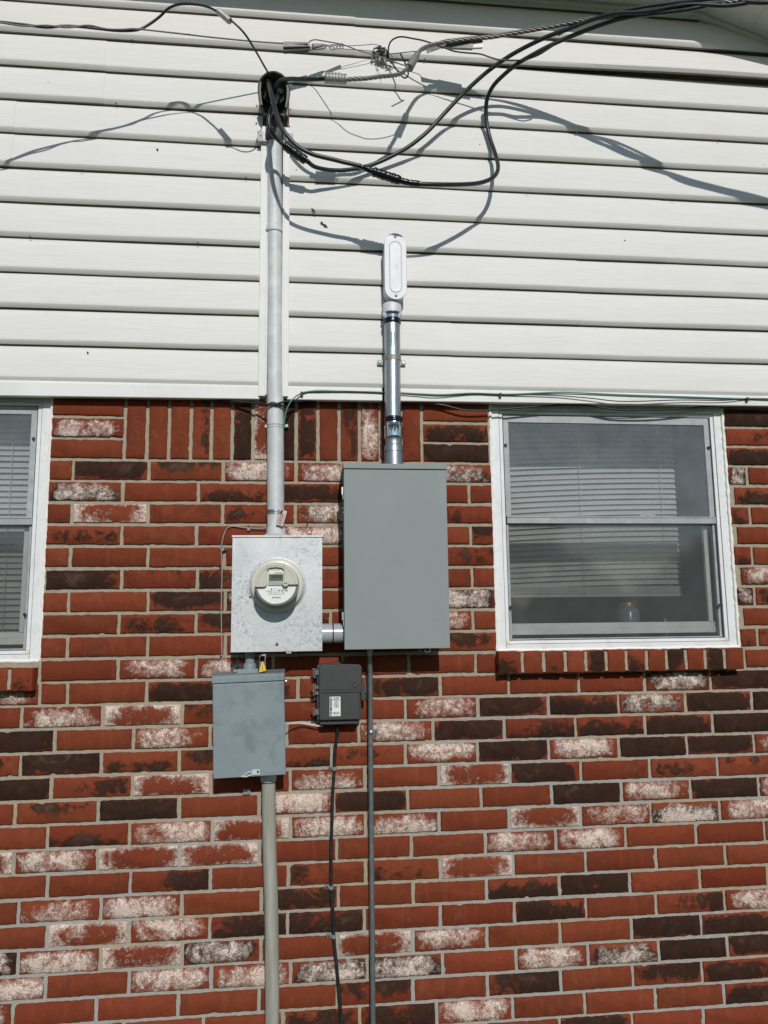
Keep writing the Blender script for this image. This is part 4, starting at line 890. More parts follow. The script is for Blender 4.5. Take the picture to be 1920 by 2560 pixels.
for s_ in (-1, 1): stp.box(min(ex_+s_*.028, ex_+s_*.052), max(ex_+s_*.028, ex_+s_*.052), -.0475, -.0445, zst-.011, zst+.007)
so_ = stp.parts('pipe_strap', 'wedge_grey', rise); hh = MB()
for s_ in (-1, 1): hh.lathe((ex_+s_*.043, -.0475, zst-.002), (ex_+s_*.043, -3, zst-.002), [(0, .0062), (.004, .0062), (.0055, .005)], 6)
hh.parts('bolt_head', 'bright_zinc', so_)
for k, tx in enumerate(('CONDUIT', 'ELECTRICAL')): pass
gi = MB(); y_ = ey-.0289
for col, sz in ((-.004, .0022), (.002, .0014), (-.009, .0011)):
    z = .455
    while z > .405:
        l = R.uniform(.002, .0045); gi.box(ex_+col-sz, ex_+col+sz, -(.0289**2-(col)**2)**.5+ey-.0004, ey-.0284, z-l, z); z -= l+.0016
gi.build('green_stamp', 'green_ink', rise)
# ------------------------------------------------------------------ small disconnect box
ang_ = math.radians(-1.5); D0 = w(621, 1815, .0); SD = .125
Sx0, Sx1, Sz0, Sz1 = -.2840, -.0515, -1.0640, -.7375
small = root('disconnect_box', 'small weathered blue-grey steel box hung below the meter box', 'electrical box', ((Sx0+Sx1)/2, 0, Sz0))
sw = MB
def tiltobj(o):
    c = Vector(((Sx0+Sx1)/2, 0, (Sz0+Sz1)/2))-small.location; o.data.transform(Matrix.Translation(c) @ Matrix.Rotation(ang_, 4, 'Y') @ Matrix.Translation(-c)); return o
tiltobj(MB().box(Sx0+.005, Sx1-.005, -SD+.014, -.002, Sz0+.008, Sz1-.004).build('enclosure', 'old_grey', small, bevel=.002))
tiltobj(MB().box(Sx0, Sx1-.001, -SD, -SD+.0125, Sz0, Sz1-.0285).build('cover', 'old_grey', small, bevel=.0030, seg=3))
cap = MB(); cap.add([(x, y, z) for x in (Sx0-.002, Sx1+.001) for y, z in ((-SD-.002, Sz1-.026), (-SD-.002, Sz1-.0045), (-SD+.008, Sz1), (-.003, Sz1+.004), (-.003, Sz1-.026))], [(0, 1, 2, 3, 4), (9, 8, 7, 6, 5), (0, 5, 6, 1), (1, 6, 7, 2), (2, 7, 8, 3), (3, 8, 9, 4), (4, 9, 5, 0)])
tiltobj(cap.build('top_cap', 'old_grey', small, bevel=.0015))
lg = w(621.5, 1803, SD); lgm = MB()
for r1, r2 in ((.0165, .0150), (.0090, .0072)):
    lgm.ringprism(rrect(lg.x-r1, lg.x+r1, lg.z-r1, lg.z+r1, .0015), rrect(lg.x-r2, lg.x+r2, lg.z-r2, lg.z+r2, .0012), -SD-.0011, -SD+.0005)
lgm.build('embossed_square', 'old_grey', small, bevel=.0004)
hp = w(640, 1934, SD); ha = MB(); ha.box(hp.x-.012, hp.x+.0125, -SD-.003, -SD+.002, hp.z-.004, hp.z+.013); hb = MB()
hb.tube([(hp.x-.012, -SD-.002, hp.z+.004), (hp.x-.022, -SD-.005, hp.z+.007), (hp.x-.036, -SD-.004, hp.z-.003), (hp.x-.048, -SD-.002, hp.z-.007), (hp.x-.03, -SD-.003, hp.z-.008), (hp.x-.012, -SD-.002, hp.z-.002)], .0022, 6)
ho = ha.build('hasp', 'galv_paint', small, bevel=.001); hb.build('hasp_wire', 'galv_paint', ho); MB().cyl((hp.x+.006, -SD-.0032, hp.z+.006), (hp.x+.006, -SD-.0036, hp.z+.006), .0038, 12).build('hasp_hole', 'black_gap', ho)
ss = MB()
for x_, z_ in ((Sx0-.001, Sz1-.04), (Sx1+.001, Sz1-.028)): ss.cyl((x_-.003, -.10, z_), (x_+.003, -.10, z_), .0035, 8)
ss.parts('side_screw', 'zinc', small)
lg2 = MB(); p_ = w(617, 1984, .004); lg2.prism(rrect(p_.x-.013, p_.x+.012, p_.z-.003, p_.z+.016, .005), -.006, -.003); lg2.build('mounting_tab', 'wedge_grey', small, bevel=.001)
hu = w(625, 1664, .06); hubr = root('conduit_hub', 'short dark conduit with a grey hub between the meter box and the small box', 'conduit', (hu.x, -.06, Sz1))
hbx = hu.x
MB().cyl((hbx, -.062, Mz0+.001), (hbx, -.062, Sz1+.03), .0165, 24).build('pipe', 'old_grey', hubr)
MB().lathe((hbx, -.064, Sz1+.002), (hbx, -.064, 5), [(0, .0225), (.018, .0222), (.027, .0205), (.030, .0165)], 28).build('hub', 'old_grey', hubr)
MB().prism(rrect(hbx-.041, hbx+.029, Sz1-.003, Sz1+.0125, .003), -.096, -.03).build('hub_plate', 'old_grey', hubr, bevel=.002)
MB().box(hbx-.052, hbx-.0415, -.09, -.08, Sz1+.004, Sz1+.0125).build('hub_lug', 'zinc', hubr)
se = w(656, 1667, .118); seal = root('meter_seal', 'yellow triangular seal hanging on a wire loop under the meter box', 'seal', (se.x, se.y, se.z-.02))
vs = [(-.0105, -.018), (.0115, -.013), (.0088, .0185), (-.0062, .0165)]
MB().prism([(se.x+a_, se.z+b_) for a_, b_ in [(-.0115, -.0185), (.0125, -.0135), (.0105, .018), (-.0105, .0165)]], -.1225, -.1165).build('seal_body', 'hinge_grey', seal, bevel=.001)
MB().prism([(se.x+a_, se.z+b_) for a_, b_ in [(-.0112, -.0178), (.0122, -.0125), (.0080, .004), (.0035, .0125), (.0042, .0145), (.0012, .0152), (.0008, .0180), (-.0012, .0180), (-.0020, .0145), (-.0046, .0128), (-.0028, .010), (-.0068, .000)]], -.1240, -.1226).build('seal_wings', 'yellow', seal, bevel=.0005)
MB().prism([(se.x+a_, se.z+b_) for a_, b_ in [(-.0004, -.011), (.0012, -.0105), (.0012, .006), (.0002, .006)]], -.1247, -.1241).build('seal_slot', 'ink', seal)
MB().tube(spline([(se.x-.0075, -.119, se.z+.005), (se.x-.0100, -.119, se.z+.026), (se.x-.0065, -.118, se.z+.035), (se.x+.001, -.116, se.z+.0385), (se.x+.008, -.116, se.z+.0375), (se.x+.0088, -.118, se.z+.024), (se.x+.0070, -.119, se.z+.010), (se.x+.008, -.119, se.z-.005)], 6), .0009, 6).build('seal_wire', 'zinc', seal)
MB().tube(spline([(se.x+.0, -.114, se.z+.040), (se.x+.004, -.118, se.z+.036), (se.x+.011, -.118, se.z+.0405)], 5), .0014, 6).build('hook', 'galv_paint', seal)
# ------------------------------------------------------------------ telephone box
tb = root('telephone_box', 'dark charcoal plastic telephone junction box with a white warning sticker', 'junction box', (.13, 0, -.9175))
TD = .066
def q3(x, y, d): p_ = w(x, y, d); return p_.x, p_.z
ux0, uz1 = q3(797, 1661, TD); ux1, uz0 = q3(905.5, 1727, TD); lx0, lz1 = q3(795.5, 1730, TD); lx1, lz0 = q3(901, 1799, TD)
MB().prism(rrect(ux0-.006, ux1-.002, lz0-.002, uz1-.002, .006), -.046, -.004).build('back_box', 'dark_plastic', tb, bevel=.002)
ul = MB(); P = [(ux0, uz0), (ux1, uz0), (ux1, uz1-.012), (ux1-.006, uz1-.004), (ux1-.012, uz1-.002), ((ux0+ux1)/2+.006, uz1), (ux0+.008, uz1-.004), (ux0+.002, uz1-.009), (ux0, uz1-.016)]
ul.prism(P, -TD, -.0465); uo = ul.build('upper_lid', 'dark_plastic', tb, bevel=.0035, seg=3)
MB().prism(rrect(ux0+.005, ux1-.006, uz0+.006, uz1-.014, .004), -TD-.0015, -TD+.001).build('lid_panel', 'dark_plastic', uo, bevel=.001)
p_ = w(888, 1713, TD); MB().lathe((p_.x, -TD-.0012, p_.z), (p_.x, -3, p_.z), [(0, .0088), (.0016, .0084)], 24).build('bolt_recess', 'black_gap', uo)
MB().lathe((p_.x, -TD-.0029, p_.z), (p_.x, -3, p_.z), [(0, .004), (.0004, .0034)], 12).build('bolt', 'rust', uo)
lo2 = MB().prism(rrect(lx0+.003, lx1, lz0, lz1, .007), -TD, -.0465).build('lower_lid', 'dark_plastic', tb, bevel=.0035, seg=3)
MB().box(ux0+.001, ux1-.003, -TD-.004, -TD+.004, uz0-.0035, uz0+.0015).build('lid_lip', 'dark_plastic', uo, bevel=.001)
bx0_, bz_ = q3(801, 1812, .062); bx1_, _ = q3(894, 1812, .062)
MB().prism([(bx0_, bz_), (bx1_, bz_), (bx1_+.003, bz_+.008), (bx0_-.001, bz_+.008)], -.062, -.005).build('bottom_skirt', 'dark_plastic', tb, bevel=.001)
MB().prism(rrect(bx0_+.002, bx1_-.002, bz_+.0082, lz0+.002, .001), -.05, -.005).build('bottom_neck', 'dark_plastic', tb)
tx0, tz1_ = q3(878, 1711, .05)
MB().prism([(ux0-.004, uz1-.016), (ux0+.002, uz1-.003), (ux0+.085, uz1+.006), (ux0+.085, uz1-.006), (ux0+.004, uz1-.02)], -.045, -.006).build('back_flange', 'dark_plastic', tb, bevel=.001)
lt_ = MB(); lt_.box(ux1-.001, ux1+.016, -.060, -.054, uz0-.001, uz0+.018); lt_.box(ux1-.003, ux1+.014, -.060, -.054, uz0-.032, uz0-.0035); lto = lt_.parts('lock_tab', 'dark_plastic', tb, bevel=.0015)
lh = MB()
for dz_, m_ in ((-.010, 0), (-.025, 0)): lh.cyl((ux1+.009, -.0602, uz0+dz_), (ux1+.009, -.0607, uz0+dz_), .0037, 14)
lh.box(ux1+.0085, ux1+.0098, -.0607, -.0602, uz0+.006, uz0+.0125)
lh.parts('lock_hole', 'black_gap', lto)
hi = MB()
for y1_, y2_ in ((1673, 1691), (1713, 1725), (1728, 1740), (1772, 1790)):
    xa, za = q3(784, y1_, .05); _, zb2 = q3(784, y2_, .05)
    hi.cyl((xa, -.050, zb2), (xa, -.050, za), .0026, 8); hi.box(xa-.006, xa+.008, -.055, -.045, za-.001, za+.0025); hi.box(xa+.004, ux0+.002, -.054, -.046, zb2+.004, za-.002)
hi.parts('hinge', 'hinge_grey', tb, bevel=.0006)
s0x, s1z = q3(824, 1742, TD+.001); s1x, s0z = q3(851.5, 1790, TD+.001)
stk = MB().box(s0x, s1x, -TD-.0012, -TD-.0002, s0z, s1z).build('warning_sticker', 'paper', tb)
bx_ = s0x+.0065; MB().box(s0x+.0014, bx_+.0014, -TD-.0016, -TD-.0013, s0z+.002, s1z-.002).build('black_band', 'ink', stk)
hgt = s1z-s0z; ty = -TD-.0019
for i_, chh in enumerate('WARNING'): text(chh, s0x+.0046, s1z-.0062-i_*(hgt-.0124)/6, ty, .0072, 'paper', stk, 'warning_letter', bold=.0002)
cx_ = (bx_+.0014+s1x)/2
text('AT&T', cx_, s1z-.0062, -TD-.0015, .0085, 'ink', stk, 'print', bold=.0003); text('UNDERGROUND', cx_, s1z-.0118, -TD-.0015, .0034, 'ink', stk, 'print', bold=.0001); text('CABLE', cx_, s1z-.0160, -TD-.0015, .0038, 'ink', stk, 'print', bold=.0001)
text('CALL 811', cx_, s0z+.0122, -TD-.0015, .0053, 'ink', stk, 'print', bold=.0002); text('BEFORE YOU DIG', cx_, s0z+.0078, -TD-.0015, .0030, 'ink', stk, 'print', bold=.0001)
pl2 = MB(); x = cx_-.0075
while x < cx_+.0070: l = R.uniform(.0008, .0022); pl2.box(x, x+l, -TD-.0016, -TD-.0013, s0z+.0034, s0z+.0046); x += l+.0005
pl2.build('small_print', 'ink', stk)
nz_ = s1z-.0275; sy_ = MB().ringprism(circ(cx_, nz_, .0088, 32), circ(cx_, nz_, .0075, 32), -TD-.0016, -TD-.0013)
sy_.prism([(cx_-.0060, nz_+.0050), (cx_-.0050, nz_+.0060), (cx_+.0060, nz_-.0050), (cx_+.0050, nz_-.0060)][::-1], -TD-.0017, -TD-.0014)
sy_.prism([(cx_+.0012, nz_+.0040), (cx_+.0048, nz_+.0042), (cx_+.0020, nz_+.0020), (cx_-.0036, nz_-.0040), (cx_-.0046, nz_-.0030)], -TD-.0018, -TD-.0015); sy_.cyl((cx_+.0005, -TD-.0013, nz_-.0048), (cx_+.0005, -TD-.0017, nz_-.0048), .0014, 10)
sy_.build('no_digging_symbol', 'ink', stk)
# ------------------------------------------------------------------ lower conduits and cables
pv = root('plastic_conduit', 'thick faded beige plastic pipe running down from the small grey box', 'conduit', (w(680, 2560, .04).x, -.04, ZG))
P = [w(671.5, 1957, .045), w(672.5, 2050, .042), w(674.5, 2150, .038), w(678, 2260, .036), w(680, 2400, .036), w(680.5, 2560, .036)]; P.append(Vector((P[-1].x, -.036, ZG)))
MB().tube(spline(P, 8), .0228, 28).build('pipe', 'pvc_faded', pv, ang=60)
a_ = w(671, 1938, .045); MB().lathe((a_.x, a_.y, a_.z+.012), (a_.x, a_.y, -9), [(0, .0265), (.026, .0262), (.031, .0245), (.033, .0230)], 30).build('coupling', 'galv_paint', pv)
th = root('thin_conduit', 'thin grey steel conduit running straight down from the tall grey box', 'conduit', (w(930, 2560, .02).x, -.02, ZG))
P = [w(923.5, 1625, .055), w(925, 1665, .045), w(925.5, 1710, .034), w(926, 1830, .022), w(928, 2050, .018), w(930.5, 2300, .018), w(932.5, 2560, .018)]; P.append(Vector((P[-1].x, -.018, ZG)))
MB().tube(spline(P, 8), .0088, 18).build('pipe', 'thin_steel', th, ang=60)
a_ = w(924, 1626, .055); MB().lathe((a_.x, a_.y, a_.z+.008), (a_.x, a_.y, -9), [(0, .0125), (.012, .0125), (.013, .0105), (.026, .0102)], 18).build('connector', 'zinc', th)
sp_ = w(927, 1831, .02); st_ = MB(); st_.lathe((sp_.x, -.0225, sp_.z-.0075), (sp_.x, -.0225, 9), [(0, .0092), (.002, .0104), (.013, .0104), (.015, .0092)], 18); st_.box(sp_.x+.008, sp_.x+.027, -.006, -.0035, sp_.z-.0065, sp_.z+.0085)
so_ = st_.build('pipe_strap', 'zinc', th); MB().lathe((sp_.x+.018, -.006, sp_.z+.001), (sp_.x+.018, -3, sp_.z+.001), [(0, .0045), (.003, .004)], 8).parts('strap_screw', 'blue_metal', so_)
def cable(name, L, r, mat, label, cat, per=10, n=10, end=None, group=None):
    pts = wp(L, per)
    if end: pts.append(Vector(end))
    o = MB().tube(pts, r, n).build(name, mat, loc=tuple(pts[-1]), ang=80); return tag(o, label, cat, group)
L = [(843,1815,.03),(844,1830,.022),(838,1875,.011),(836,1922,.0085),(832.5,1972,.009),(830,2050,.010),(828,2128,.009),(828,2217,.0085),(832.5,2283,.0095),(834.4,2341,.0085),(842,2419,.0095),(849,2497,.010),(854,2560,.010)]
e = w(854, 2560, .01); cable('phone_cable', L, .0056, 'rubber', 'black cable running down the bricks from the charcoal telephone box', 'cable', end=(e.x+.03, -.012, ZG))
L = [(833,2090,.004),(827,2200,.0045),(829,2300,.004),(836,2420,.004),(845,2560,.004)]
L2 = [(712,1811,.075),(735,1806,.05),(758,1806,.03),(785,1812,.03),(806,1815,.03)]
cable('white_wire', L2, .0014, 'white_wire', 'upper of two white wires between the small box and the telephone box', 'wire', group='white wires between the boxes')
cable('white_wire', [(712,1813,.07),(733,1809,.05),(757,1809.5,.03),(784,1814,.028),(806,1817,.03)], .0012, 'white_wire', 'lower of two white wires between the small box and the telephone box', 'wire', group='white wires between the boxes')
def clip(cx, cy, side, label, mat='clip_grey', r=.0062, rot=0.0, grp='saddle clips on the black cable'):
    p_ = w(cx, cy, .006); rt = root('cable_clip', label, 'clip', (p_.x, 0, p_.z), grp)
    MB().lathe((p_.x, -.0085, p_.z-.006), (p_.x, -.0085, 5), [(0, r), (.0005, r+.0012), (.0115, r+.0012), (.012, r)], 14).build('saddle', mat, rt)
    MB().box(p_.x-.021, p_.x-.003, -.0075, .002, p_.z-.004, p_.z+.007).build('tab', mat, rt, bevel=.001)
    MB().cyl((p_.x-.0145, -.0074, p_.z+.0015), (p_.x-.0145, -.0095, p_.z+.0015), .0034, 10).build('nail_head', 'ink', rt); return rt
clip(836, 1921, -1, 'topmost grey clip holding the black cable below the telephone box')
clip(828, 2218, -1, 'middle of three grey clips on the black cable down the bricks')
clip(834, 2340, -1, 'lowest grey clip on the black cable down the bricks')
L = [(672,1318,.02),(655,1320.5,.014),(621,1320,.009),(598,1317,.007),(580,1315.5,.007),(567,1321,.007),(560,1336,.007),(556,1352,.007),(553,1370,.008),(554.5,1400,.006),(555,1440,.006),(553.5,1500,.006),(553.5,1560,.006),(555,1640,.006),(554.5,1690,.006),(554,1706,.006)]
cable('grey_wire', L, .0019, 'grey_wire', 'thin grey wire bending from the mast down the left side of the meter box', 'wire')
def wclip(x, y, ang, label):
    p_ = w(x, y, .008); rt = root('wire_clip', label, 'clip', (p_.x, -.004, p_.z), 'small clips on the thin grey wire')
    M = Matrix.Translation(Vector((0, 0, 0))) @ Matrix.Rotation(ang, 4, 'Y')
    o1 = MB().box(p_.x-.0055, p_.x+.0055, -.011, .003, p_.z-.007, p_.z+.013).build('clip_block', 'clip_grey', rt, bevel=.0012); o2 = MB().cyl((p_.x, -.011, p_.z+.0085), (p_.x, -.0135, p_.z+.0085), .0034, 10).build('nail_head', 'ink', rt)
    for o in (o1, o2): o.data.transform(M)
wclip(621.5, 1322, .08, 'grey clip on the thin wire just left of the mast'); wclip(557, 1374, 1.15, 'tilted grey clip at the upper left corner of the meter box')
def nail(x, y, label, r=.0035):
    p_ = w(x, y, .0); return tag(MB().lathe((p_.x, .008, p_.z), (p_.x, -3, p_.z), [(0, r*.6), (.015, r*.6), (.0155, r), (.018, r*.9)], 10).build('nail', 'ink', loc=(p_.x, 0, p_.z)), label, 'nail', 'black nails beside the thin grey wire')
nail(551, 1420, 'upper black nail beside the thin grey wire left of the meter box'); nail(553, 1642, 'lower black nail on the thin grey wire beside the white brick', .004); nail(768, 1312, 'black screw head in the mortar right of the mast', .0032)
# wires under the siding
cable('black_cable', [(500,999,-.0),(565,1002,.02),(640,1008,.05),(668,1011,.070),(690,1010,.074),(712,1017,.060),(716,1019,.05)], .0040, 'rubber', 'black cable coming from the left under the siding across the mast', 'cable')
cable('black_cable', [(668,1017,.066),(674,1009,.072),(684,1006.5,.075),(697,1011,.075),(713,1017,.06)], .0030, 'rubber', 'short black loop tied round the front of the mast', 'cable')
cable('black_cable', [(688,1011,.078),(712,1004.5,.062),(740,1002.5,.040),(790,1003,.012)], .0040, 'rubber', 'black cable leaving the mast to the right under the siding edge', 'cable')
cable('ground_wire', [(711,1066,.05),(711.5,1050,.055),(715,1030,.058),(723,1010,.060),(735,995,.058),(748,986,.052),(765,979.5,.046),(800,976.5,.043),(860,978,.042),(955,980.5,.042),(985,981,.042),(1060,985,.045),(1110,986.5,.045),(1180,983,.043),(1270,985.6,.043),(1403,981,.045),(1559,987,.045),(1693,991.4,.045),(1849,996.8,.043),(1935,1000,.043)], .0025, 'green_wire', 'green ground wire curving up from the mast and along the siding', 'wire')
cable('black_wire', [(755,981,.042),(860,978.5,.045),(955,981.5,.045),(1040,986.5,.048),(1095,989,.05),(1180,984,.046),(1247,986,.046),(1380,988.5,.048),(1470,995,.052),(1559,1003.5,.055),(1700,1000,.052),(1804,1001,.05),(1867,997,.046),(1935,997,.046)], .0020, 'rubber', 'thin black wire sagging along the bottom edge of the siding', 'wire')
cable('black_cable', [(1005,1005,.012),(1060,1008,.02),(1110,1013,.026),(1160,1025,.028),(1220,1026,.026),(1246,1024,.024),(1330,1017,.022),(1386,1013,.02),(1415,1012,.02),(1480,1015,.022),(1545,1024.5,.026),(1640,1025,.026),(1720,1020,.022),(1771,1016.5,.02),(1850,1016,.012),(1935,1015,.006)], .0036, 'rubber', 'black cable drooping across the top of the right window', 'cable')
for i_, (x, y, lb_) in enumerate(((754,985,'dark screw clip holding the green wire right of the mast'),(1250,988,'dark screw clip on the wires above the left end of the right window'),(1867,999,'dark screw clip on the wires near the right edge'))):
    p_ = w(x, y, .045); rt = root('screw_clip', lb_, 'clip', (p_.x, -.04, p_.z), 'clips on the wires along the siding')
    MB().box(p_.x-.004, p_.x+.005, -.053, -.037, p_.z-.002, p_.z+.007).build('clip_band', 'ink', rt, bevel=.001); MB().lathe((p_.x+.001, -.037, p_.z-.005), (p_.x+.001, -3, p_.z-.005), [(0, .0045), (.012, .0048), (.015, .0025)], 8).parts('screw', 'rust', rt)
# ------------------------------------------------------------------ overhead cables
S = .5787
L = [(0,95,.407),(100,106,.384),(200,118,.362),(280,112,.352),(350,116,.341),(430,125,.328),(510,133,.310),(590,130,.292),(640,108,.288),(690,72,.296),(730,35,.311),(780,18,.323),(850,20,.347),(910,35,.371),(965,68,.386),(1010,98,.390),(1060,150,.376),(1110,230,.315),(1150,300,.20),(1178,345,.125),(1184,354,.08)]
L = [(a_*S, b_*S, d_) for a_, b_, d_ in L]; L = [(-240, 30, .52), (-110, 44, .46)]+L
cable('telephone_drop', L, lambda t: .0044-.0010*min(1, max(0, t-.6)*6), 'rubber', 'black cable arching up at the top left then into the weatherhead', 'cable')
c_ = w(560, 41, .386); ca = w(546, 28, .378); cb = w(575, 53, .390)
tag(MB().lathe(ca, cb, [((cb-ca).length*t/14, .0102+.0012*(t % 2)) for t in range(15)], 14).build('crimp_sleeve', 'aluminium', loc=tuple(c_), ang=20), 'ribbed aluminium sleeve on the arching cable at the top left', 'connector')
L = [(0,98,.410),(100,112,.388),(200,110,.366),(290,119,.354),(380,110,.341),(460,125,.323),(530,127,.312),(600,126,.296),(800,148,.254),(1000,170,.212),(1222,188,.167),(1330,190,.150)]
L = [(a_*S, b_*S, d_) for a_, b_, d_ in L]; L = [(-240, 33, .52), (-110, 44, .46)]+L
mw = MB().strands(wp(L, 40), 3, .0016, .0016, .03, 5).build('support_wire', 'strand', loc=tuple(w(707, 108, .167)), ang=80); tag(mw, 'thin twisted steel wire from the left edge to the left wedge clamp', 'wire')
wl = root('wedge_clamp', 'old grey wedge clamp lying left of the wall hook', 'clamp', tuple(w(780, 112, .13)), 'wedge clamps on the overhead wires')
def quadbox(mb, P, th):   # P: four (px,py,d) corners of the front face, thickness th (m)
    f = [w(*p_) for p_ in P]; bk_ = [p_+Vector((0, th, 0)) for p_ in f]
    mb.add(f+bk_, [(0, 1, 2, 3), (7, 6, 5, 4), (0, 4, 5, 1), (1, 5, 6, 2), (2, 6, 7, 3), (3, 7, 4, 0)]); return mb
def cq(u, v, d): return (690+u/6.144, 80+v/6.144, d)
quadbox(MB(), [cq(105,142,.170), cq(505,150,.145), cq(525,215,.146), cq(120,225,.172)], .014).build('wedge_shell', 'wedge_grey', wl, bevel=.0015)
quadbox(MB(), [cq(108,225,.164), cq(528,214,.140), cq(500,278,.140), cq(118,303,.164)], .012).build('wedge_underside', 'hood_black', wl, bevel=.001)
m1 = quadbox(MB(), [cq(545,172,.140), cq(740,178,.124), cq(795,195,.120), cq(560,232,.140)], .010); quadbox(m1, [cq(505,225,.136), cq(795,196,.119), cq(740,250,.121), cq(505,272,.135)], .008); m1.build('wedge_insert', 'wedge_grey', wl, bevel=.001)
m1 = quadbox(MB(), [cq(780,196,.120), cq(1028,168,.101), cq(1040,250,.100), cq(850,275,.108)], .003); bp_ = m1.build('bail_plate', 'wedge_grey', wl, bevel=.0006)
hh = MB()
for u, v in ((905, 228), (960, 238), (860, 245), (1010, 235)):
    p_ = w(*cq(u, v, .1155)); hh.cyl(p_, p_+Vector((0, .0004, 0)), .0028, 10)
hh.parts('plate_hole', 'paper', bp_)
cable('bail_wire', [(772,106,.142),(779,101,.150),(790,99.5,.165),(812,103,.20),(845,109,.248),(870,116,.27),(896,126,.285),(925,134,.29),(945,141,.29),(975,150,.28),(1000,160,.262),(1021,166,.246)], .0020, 'old_wire', 'dark wire arching over the left wedge clamp to the grey split sleeve', 'wire')
cable('bail_wire', [(858,114.5,.101),(900,113.5,.085),(930,111,.070),(945,113,.060),(951,120,.05)], .0013, 'old_wire', 'upper thin straight wire from the left wedge clamp to the wall hook', 'wire')
cable('bail_wire', [(858,122.5,.099),(900,125,.083),(930,128,.068),(950,130,.05)], .0013, 'old_wire', 'lower thin straight wire from the left wedge clamp to the wall hook', 'wire')
hk = root('wall_hook', 'rusty eye hook in a lump of dried caulk and wire ends on the siding', 'hook', tuple(w(952, 132, .04)))
hp_ = w(955, 132, .05)
MB().lathe((hp_.x, -.03, hp_.z), (hp_.x, -3, hp_.z), [(0, .009), (.03, .008), (.038, .005)], 12).build('bolt', 'hood_black', hk)
MB().tube([hp_+Vector((.008*math.cos(t), -.018, -.002+.008*math.sin(t))) for t in [2*math.pi*i/20 for i in range(21)]], .0032, 8).build('eye', 'hood_black', hk)
pu = MB()
for x, y, r_ in ((931,143,.0065),(940,149,.005),(949,146,.0085),(959,150,.0055),(967,151,.0045),(981,137,.006),(991,139,.005),(952,137,.007)):
    p_ = w(x, y, .048+R.uniform(0, .01)); nn = 7
    pu.lathe(p_+Vector((0, r_, 0)), p_-Vector((R.uniform(-.5, .5), 1, R.uniform(-.5, .5))), [(0, r_*.4), (r_*.5, r_*R.uniform(.8, 1.1)), (r_*1.1, r_*R.uniform(.8, 1.1)), (r_*1.7, r_*.4)], nn)
pu.parts('caulk_lump', 'putty', hk)
for mat_, n_, r_ in (('hood_black', 9, .0030), ('old_wire', 9, .0020), ('putty', 5, .0022)):
    sp = MB()
    for k in range(n_):
        t0_ = R.uniform(0, .7); x_ = 928+52*t0_; y_ = 124+26*t0_+R.uniform(-8, 8); L_ = R.uniform(12, 26); a0_ = R.gauss(.45, .45); q_ = []
        for m_ in range(5): q_.append((x_+L_*m_/4*math.cos(a0_)+R.uniform(-1.5, 1.5), y_+L_*m_/4*math.sin(a0_)+R.uniform(-1.5, 1.5), R.uniform(.048, .066)))
        sp.tube(wp(q_, 4), r_*R.uniform(.7, 1.1), 6)
    for (xa, ya), (xb, yb) in {'hood_black': (((951,113),(946,130)), ((962,118),(958,136)), ((970,126),(966,144)), ((944,118),(960,150))), 'old_wire': (((936,122),(952,116)), ((966,150),(984,158))), 'putty': (((962,121),(967,131)), ((938,118),(932,128)))}[mat_]:
        a_, b_ = w(xa, ya, .07), w(xb, yb, .052); sp.tube([a_, (a_+b_)/2+Vector((.002, -.004, .001)), b_], r_*1.15, 6)
    sp.build('wire_tangle', mat_, hk)
MB().tube(wp([(938,150,.048),(943,170,.047),(950,188,.046),(953,205,.045)], 6), .0006, 4).build('dangling_thread', 'bark_speck', hk)
cable('bail_wire', [(960,136,.06),(972,136,.070),(1010,131,.085),(1050,127.5,.105),(1066,124,.12)], .0019, 'old_wire', 'double wire from the wall hook right to the right wedge clamp', 'wire')
cable('black_wire', [(973,150,.062),(971,135,.075),(971.5,118,.09),(977,104,.105),(989,95,.120),(1005,92,.135),(1030,96,.150),(1060,102,.165),(1090,112,.172),(1110,119,.176),(1135,128,.180),(1165,132,.188),(1200,135,.198),(1225,143,.20),(1245,149,.20),(1267,150.5,.204),(1295,151,.212),(1320,147.5,.225),(1345,138,.244),(1362,128,.258),(1385,113,.27)], .0029, 'rubber', 'thin black wire looping over the wall hook and along the right wedge clamp', 'wire')
cable('black_wire', [(975,150,.062),(986,166,.072),(998,183,.088),(1006,192,.098),(1012,195,.104),(1018,192,.110),(1020.5,184,.118),(1018,170,.14),(1010,152,.17),(1001,134,.20)], .0029, 'rubber', 'short black wire end bent into a hook below the wall hook', 'wire')
wr = root('wedge_clamp', 'clean grey wedge clamp on the thick twisted wire right of the wall hook', 'clamp', tuple(w(1150, 107, .165)), 'wedge clamps on the overhead wires')
def cr2(u, v, d): return (920+u/5.184, 80+v/5.184, d)
quadbox(MB(), [cr2(1015,98,.165), cr2(1355,62,.190), cr2(1362,212,.190), cr2(1018,198,.165)], .012).build('wedge_shell', 'wedge_grey', wr, bevel=.0015)
quadbox(MB(), [cr2(1355,112,.187), cr2(1488,102,.196), cr2(1488,198,.196), cr2(1360,205,.187)], .009).build('wedge_insert', 'aluminium', wr, bevel=.001)
m1 = quadbox(MB(), [cr2(870,165,.145), cr2(1015,120,.160), cr2(1015,205,.160), cr2(955,210,.152)], .004); quadbox(m1, [cr2(752,192,.130), cr2(880,165,.145), cr2(935,215,.148), cr2(765,272,.130)], .003); bp_ = m1.build('bail_plate', 'wedge_grey', wr, bevel=.0006)
hh = MB()
for u, v in ((808, 243), (885, 227)):
    p_ = w(*cr2(u, v, .1495)); hh.cyl(p_, p_+Vector((0, .0004, 0)), .0030, 12)
hh.parts('plate_hole', 'paper', bp_)
NL = [(684,230,.07),(687,222,.125),(693,209,.163),(704,200,.195),(724,197,.24),(750,198,.285),(780,198.5,.318),(814,197,.341)]
